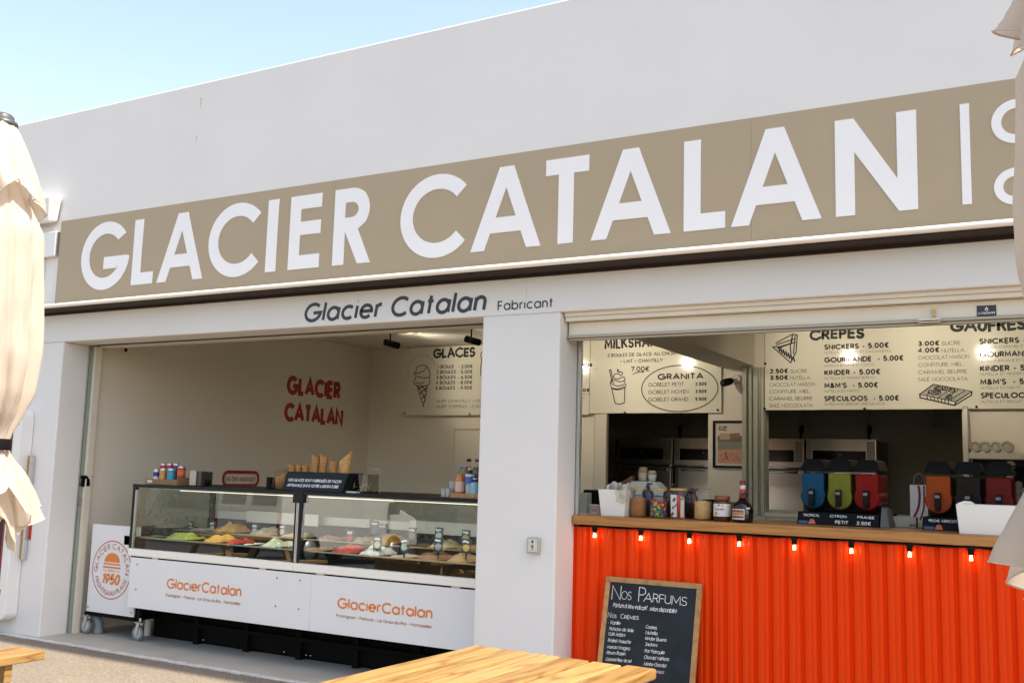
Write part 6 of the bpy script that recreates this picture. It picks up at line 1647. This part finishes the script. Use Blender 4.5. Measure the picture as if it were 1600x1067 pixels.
# ================================================================ folded parasols
MB0 = MB
M['hem'] = mat('canvas_hem', (.58, .50, .42), .9)
def parasol(px, py, depth, label, rot, sc=1.0, hem=(1.30, .10), waist=1.555, tier=2.585, top=2.935, wr=.20, folds=9, seed=1, tier_r=.215, hem_r=.21, lean=0.0):
    d = ray(px, py); base = CAM + d * (depth / d.dot(CF)); bx, by_ = base.x, base.y
    t = thing("folded_parasol", label, "parasol", (bx, by_, 0), group="cream folded parasols")
    rn = random.Random(seed); ph = [rn.uniform(0, 6.28) for _ in range(6)]
    N = 144
    lx, ly = CR.x, CR.y
    class MB(MB0):                       # the whole parasol leans a little
        def build(s_, *a_, **k_):
            s_.v0 = list(s_.v)
            s_.v = [(x + lx * lean * (2.09 - z), y + ly * lean * (2.09 - z), z) for x, y, z in s_.v]
            return super().build(*a_, **k_)
    def fold(th, k, sharp=1.0):
        u = (th * folds / (2 * pi) + .18 * sin(th * 2 + ph[0]) + .12 * sin(th * 3 + ph[1])) % 1.0
        return (1 - abs(2 * u - 1) ** 1.3) * (1 + .35 * sin(th * 2 + ph[2]) + .25 * sin(th * 3 + ph[3]))
    def sheet(zs, rad, hemf, amp):
        vs = []; K = len(zs)
        for j, z in enumerate(zs):
            for i in range(N):
                th = 2 * pi * i / N; s = j / (K - 1)
                R0 = rad(z, s); r = R0 * (1 + amp(s) * min(1.4, .16 / R0 * .5 + .5) * (fold(th + rot + .15 * sin(s * 3 + ph[4]), s) - .55)) + .006 * sin(th * 5 + z * 6 + ph[5]) * s + R0 * .08 * mnoise.noise(Vector((cos(th) * 3.2, sin(th) * 3.2, z * 5 + seed))) + R0 * .03 * mnoise.noise(Vector((cos(th) * 9, sin(th) * 9, z * 4 + seed)))
                zz = z + hemf(th) * max(0, (s - .75) / .25) ** 1.5
                vs.append((bx + r * cos(th), by_ + r * sin(th), zz))
        fs = [(j * N + i, j * N + (i + 1) % N, (j + 1) * N + (i + 1) % N, (j + 1) * N + i) for j in range(K - 1) for i in range(N)]
        m = MB(); m.add(vs, fs, True); return m
    def lerp(a, b, t_): return a + (b - a) * t_
    def smooth(t_): t_ = max(0, min(1, t_)); return t_ * t_ * (3 - 2 * t_)
    # vent tier from the cap down
    def r1(z, s): return lerp(.058, tier_r, s ** .85)
    def h1(th): return .05 * sin(2 * th + rot + ph[1]) + .035 * sin(5 * th + ph[2])
    m = sheet([top - (top - tier) * j / 26 for j in range(27)], r1, h1, lambda s: .10 + .30 * s)
    o = m.build("vent_tier", M['canvas'], t)
    def edge(v, nm):
        ring = v[-N:]; up = v[-2 * N:-N]
        e = MB(); e.tube([Vector(a) + (Vector(a) - Vector(b)).normalized() * .001 for a, b in zip(ring, up)] + [Vector(ring[0])], .0028, 6, caps=False); e.build("hem", M['hem'], t)
    edge(m.v0, "hem")
    # main canopy down to the hem
    zt2 = top - .10
    PR = [(top - .10, .05), (tier - .12, .95), (tier - .30, 1.0), (waist + .40, .97), (waist + .22, .84), (waist + .13, .66), (waist + .055, .42), (waist, .34), (waist - .055, .44), (waist - .12, .70), (hem[0], 1.0)]
    def r2(z, s):
        for (za, ra), (zb_, rb) in zip(PR, PR[1:]):
            if z <= za and z >= zb_ - 1e-6:
                R = lerp(ra, rb, (za - z) / (za - zb_)); break
        else: R = 1.0
        R *= wr if z > waist else lerp(wr, hem_r, min(1, (waist - z) / .1))
        th_ = 0
        return R
    def h2(th): return hem[1] * (.75 * sin(3 * th + rot * 2 + ph[3]) + .6 * sin(2 * th + ph[0])) - .02 * abs(sin(th * folds / 2))
    zs = [zt2 - (zt2 - hem[0]) * j / 64 for j in range(65)]
    m = sheet(zs, r2, h2, lambda s: .26 + .20 * s + (.30 * smooth((s - .84) / .16) if s > .84 else 0))
    o = m.build("canopy", M['canvas'], t)
    edge(m.v0, "hem")
    # inner layer of cloth under the hem
    m = sheet([waist - .05 - (waist - .05 - hem[0] + .09) * j / 20 for j in range(21)], lambda z, s: lerp(.06, hem_r * .68, s), lambda th: .07 * sin(3 * th + ph[2]) + .04 * sin(5 * th), lambda s: .35 + .35 * s)
    o = m.build("inner_fold", M['canvas'], t)
    MB().lathe([(.082, waist - .024), (.084, waist - .018), (.084, waist + .018), (.082, waist + .024)], (bx, by_, 0), 32, caps=False).build("strap", M['black'], t)
    m = MB(); m.lathe([(.062, top - .012), (.066, top - .008), (.066, top + .008), (.060, top + .012), (.052, top + .014), (.050, top + .034), (.040, top + .044), (.001, top + .046)], (bx, by_, 0), 28, caps=False); m.build("cap", C(.05, .055, .06, .4), t)
    MB().lathe([(.024, .05), (.024, top - .02)], (bx, by_, 0), 16).build("pole", M['alu'], t)
    MB().lathe([(.30, -.012), (.30, .035), (.28, .045), (.05, .05), (.035, .16), (.030, .16)], (bx, by_, 0), 32).build("base", C(.20, .19, .18, .7), t)
    return t
parasol(-9, 500, 4.35, "cream folded parasol with black strap at the left edge", 0.6, seed=4, wr=.168, tier_r=.178, tier=2.61, hem=(1.30, .08), hem_r=.185, lean=.055, top=2.96)
parasol(1736, 500, 2.55, "cream folded parasol at the right edge, close by", 2.1, seed=7, hem=(1.25, .06), waist=1.66, wr=.175, tier=2.70, top=3.05, tier_r=.20, hem_r=.215)

# ================================================================ across the terrace (it shows in the display glass)
rd = MB().box(-120, 80, -60, -8.2, -.2, -.0085); structure(rd.build("road", mat("asphalt", (.060, .060, .062), .85, var=.2, vscale=2, bmp=.5, bscale=120)))
kb = MB().box(-120, 80, -8.2, -8.05, -.2, .06); structure(kb.build("kerb", M['kerb'], bevel=.01))
# white van
VX, VY = -15.25, -9.6
van = thing("delivery_van", "white delivery van parked on the road across the terrace", "van", (VX, VY, 0))
side = [(0, .32), (0, 1.15), (-.06, 1.92), (-.30, 2.02), (-3.2, 2.02), (-4.1, 1.30), (-4.85, 1.08), (-4.95, .55), (-4.9, .32)]
vw = C(.72, .73, .72, .25)
m = MB(); m.prism([(a, b) for a, b in side], (VX - .92, VY, 0), (0, 1, 0), (0, 0, 1), (1, 0, 0), 1.84); m.build("body", vw, van, bevel=.06, seg=3)
for s in (-1, 1):
    d = MB().hexa([(VX + (s * .46) - .43, VY + .012, .40), (VX + (s * .46) + .43, VY + .012, .40), (VX + (s * .46) + .43, VY + .002, .40), (VX + (s * .46) - .43, VY + .002, .40), (VX + (s * .44) - .40, VY + .012, 1.14), (VX + (s * .44) + .40, VY + .012, 1.14), (VX + (s * .44) + .40, VY + .002, 1.14), (VX + (s * .44) - .40, VY + .002, 1.14)]).build("rear_door", vw, van, bevel=.004)
    MB().hexa([(VX + s * .43 - .34, VY + .006, 1.20), (VX + s * .43 + .34, VY + .006, 1.20), (VX + s * .43 + .34, VY - .03, 1.20), (VX + s * .43 - .34, VY - .03, 1.20), (VX + s * .42 - .30, VY - .035, 1.74), (VX + s * .42 + .30, VY - .035, 1.74), (VX + s * .42 + .30, VY - .08, 1.74), (VX + s * .42 - .30, VY - .08, 1.74)]).build("rear_window", C(.015, .02, .022, .08), d)
    MB().box(VX + s * .88 - .05, VX + s * .88 + .05, VY - .02, VY + .02, .62, 1.08).build("tail_light", C(.38, .02, .02, .2), van, bevel=.01)
    for yy in (-.95, -3.95):
        w = MB().lathe([(.001, -.1), (.33, -.1), (.34, -.08), (.34, .08), (.33, .1), (.001, .1)], (VX + s * .84, VY + yy, .33), 28, 'x', caps=False).build("wheel", M['black'], van)
        MB().lathe([(.001, .104), (.20, .104), (.20, .101)] if s > 0 else [(.20, -.101), (.20, -.104), (.001, -.104)], (VX + s * .84, VY + yy, .33), 20, 'x', caps=False).build("rim", M['alu'], w)
    MB().box(VX + s * 1.06 - .12, VX + s * 1.06 + .12, VY - 3.75, VY - 3.62, 1.15, 1.42).build("mirror", M['black'], van, bevel=.02)
MB().box(VX - .90, VX + .90, VY - .02, VY + .08, .34, .52).build("bumper", C(.05, .05, .05, .5), van, bevel=.02)
MB().box(VX - .26, VX + .26, VY + .0125, VY + .022, .70, .81).build("number_plate", C(.6, .6, .55, .4), van)
MB().box(VX - .70, VX - .30, VY + .0125, VY + .016, .56, .62).build("dark_trim", M['black'], van)
# palm
PX_, PY_ = -15.9, -7.3
pm = thing("palm_tree", "fan palm growing beside the white van", "palm", (PX_, PY_, 0))
m = MB(); m.tube([(PX_ + .04 * sin(i * .9), PY_ + .03 * cos(i), i * .19) for i in range(14)], [.19 + .03 * (i % 2) - .004 * i for i in range(14)], 14)
m.build("trunk", mat("palm_bark", (.13, .09, .055), .9, var=.3, vscale=14, bmp=1, bscale=30), pm)
rn = random.Random(2); m = MB()
for k in range(34):
    az = k * 2.4; el = rn.uniform(-.75, 1.1); L = rn.uniform(.7, 1.15)
    d = Vector((cos(az) * cos(el), sin(az) * cos(el), sin(el))); b0 = Vector((PX_, PY_, 2.45)); tip = b0 + d * L + Vector((0, 0, -.12))
    sd_ = d.cross(Vector((0, 0, 1))).normalized(); up = sd_.cross(d)
    m.bar(b0, tip, .02, .015)
    for j in range(-9, 10):
        a = j * .17; dd = (d * cos(a) + sd_ * sin(a)).normalized(); e = tip + dd * .62 + Vector((0, 0, -.16 - .10 * abs(j) / 9)); mid = tip + dd * .34
        w_ = sd_ * cos(a) * .018 - d * sin(a) * .018
        m.add([tip, mid + w_, e, mid - w_], [(0, 1, 2, 3)])
m.build("crown", mat("palm_leaf", (.075, .10, .035), .5, var=.3, vscale=3), pm)
# hedge and low house over the road, added to darken the glass reflection
rn = random.Random(6); m = MB()
for i in range(5200):
    x = rn.uniform(-34, -3); y = -15.2 + rn.gauss(0, .35); z = rn.uniform(.05, 1.55) ; s = rn.uniform(.05, .11)
    a = Vector((rn.gauss(0, 1), rn.gauss(0, 1), rn.gauss(0, 1))).normalized(); b = a.cross(Vector((.3, .2, .9))).normalized()
    p = Vector((x, y, z + .25 * sin(x * 1.3) * (z > .9))); m.add([p - a * s, p + b * s * .5, p + a * s, p - b * s * .5], [(0, 1, 2, 3)])
o = m.build("hedge", mat("hedge_leaf", (.045, .075, .025), .6, var=.35, vscale=2)); tag(o, "long clipped green hedge added across the road for the glass reflection", "hedge")
hs = thing("seaside_house", "low pale house with dark shutters, added for the glass reflection", "house", (-20, -20, 0))
MB().box(-30, -8, -24, -19.5, 0, 3.6).build("wall", plaster("house_render", (.50, .44, .36), .08), hs)
MB().hexa([(-30.4, -24.4, 3.602), (-7.6, -24.4, 3.602), (-7.6, -19.1, 3.602), (-30.4, -19.1, 3.602), (-29, -22, 4.9), (-9, -22, 4.9), (-9, -21.8, 4.9), (-29, -21.8, 4.9)]).build("roof", mat("roof_tiles", (.34, .15, .08), .85, var=.25, vscale=12), hs)
for i in range(6):
    x = -28.5 + i * 3.4
    f = MB().box(x, x + 1.3, -19.5, -19.46, .95, 2.4).build("window", C(.03, .035, .04, .15), hs)
    for sx in (-.62, 1.32): MB().box(x + sx, x + sx + .6, -19.52 + .022, -19.45, .9, 2.45).build("shutter", C(.10, .16, .18, .6), f)
# more terrace furniture seen in the glass
picnic(-10.6, -5.6, -3.8, "yellow pine picnic table out on the terrace, before the road", 21)
picnic(-8.2, -7.7, -5.9, "yellow pine picnic table nearest the kerb", 22)
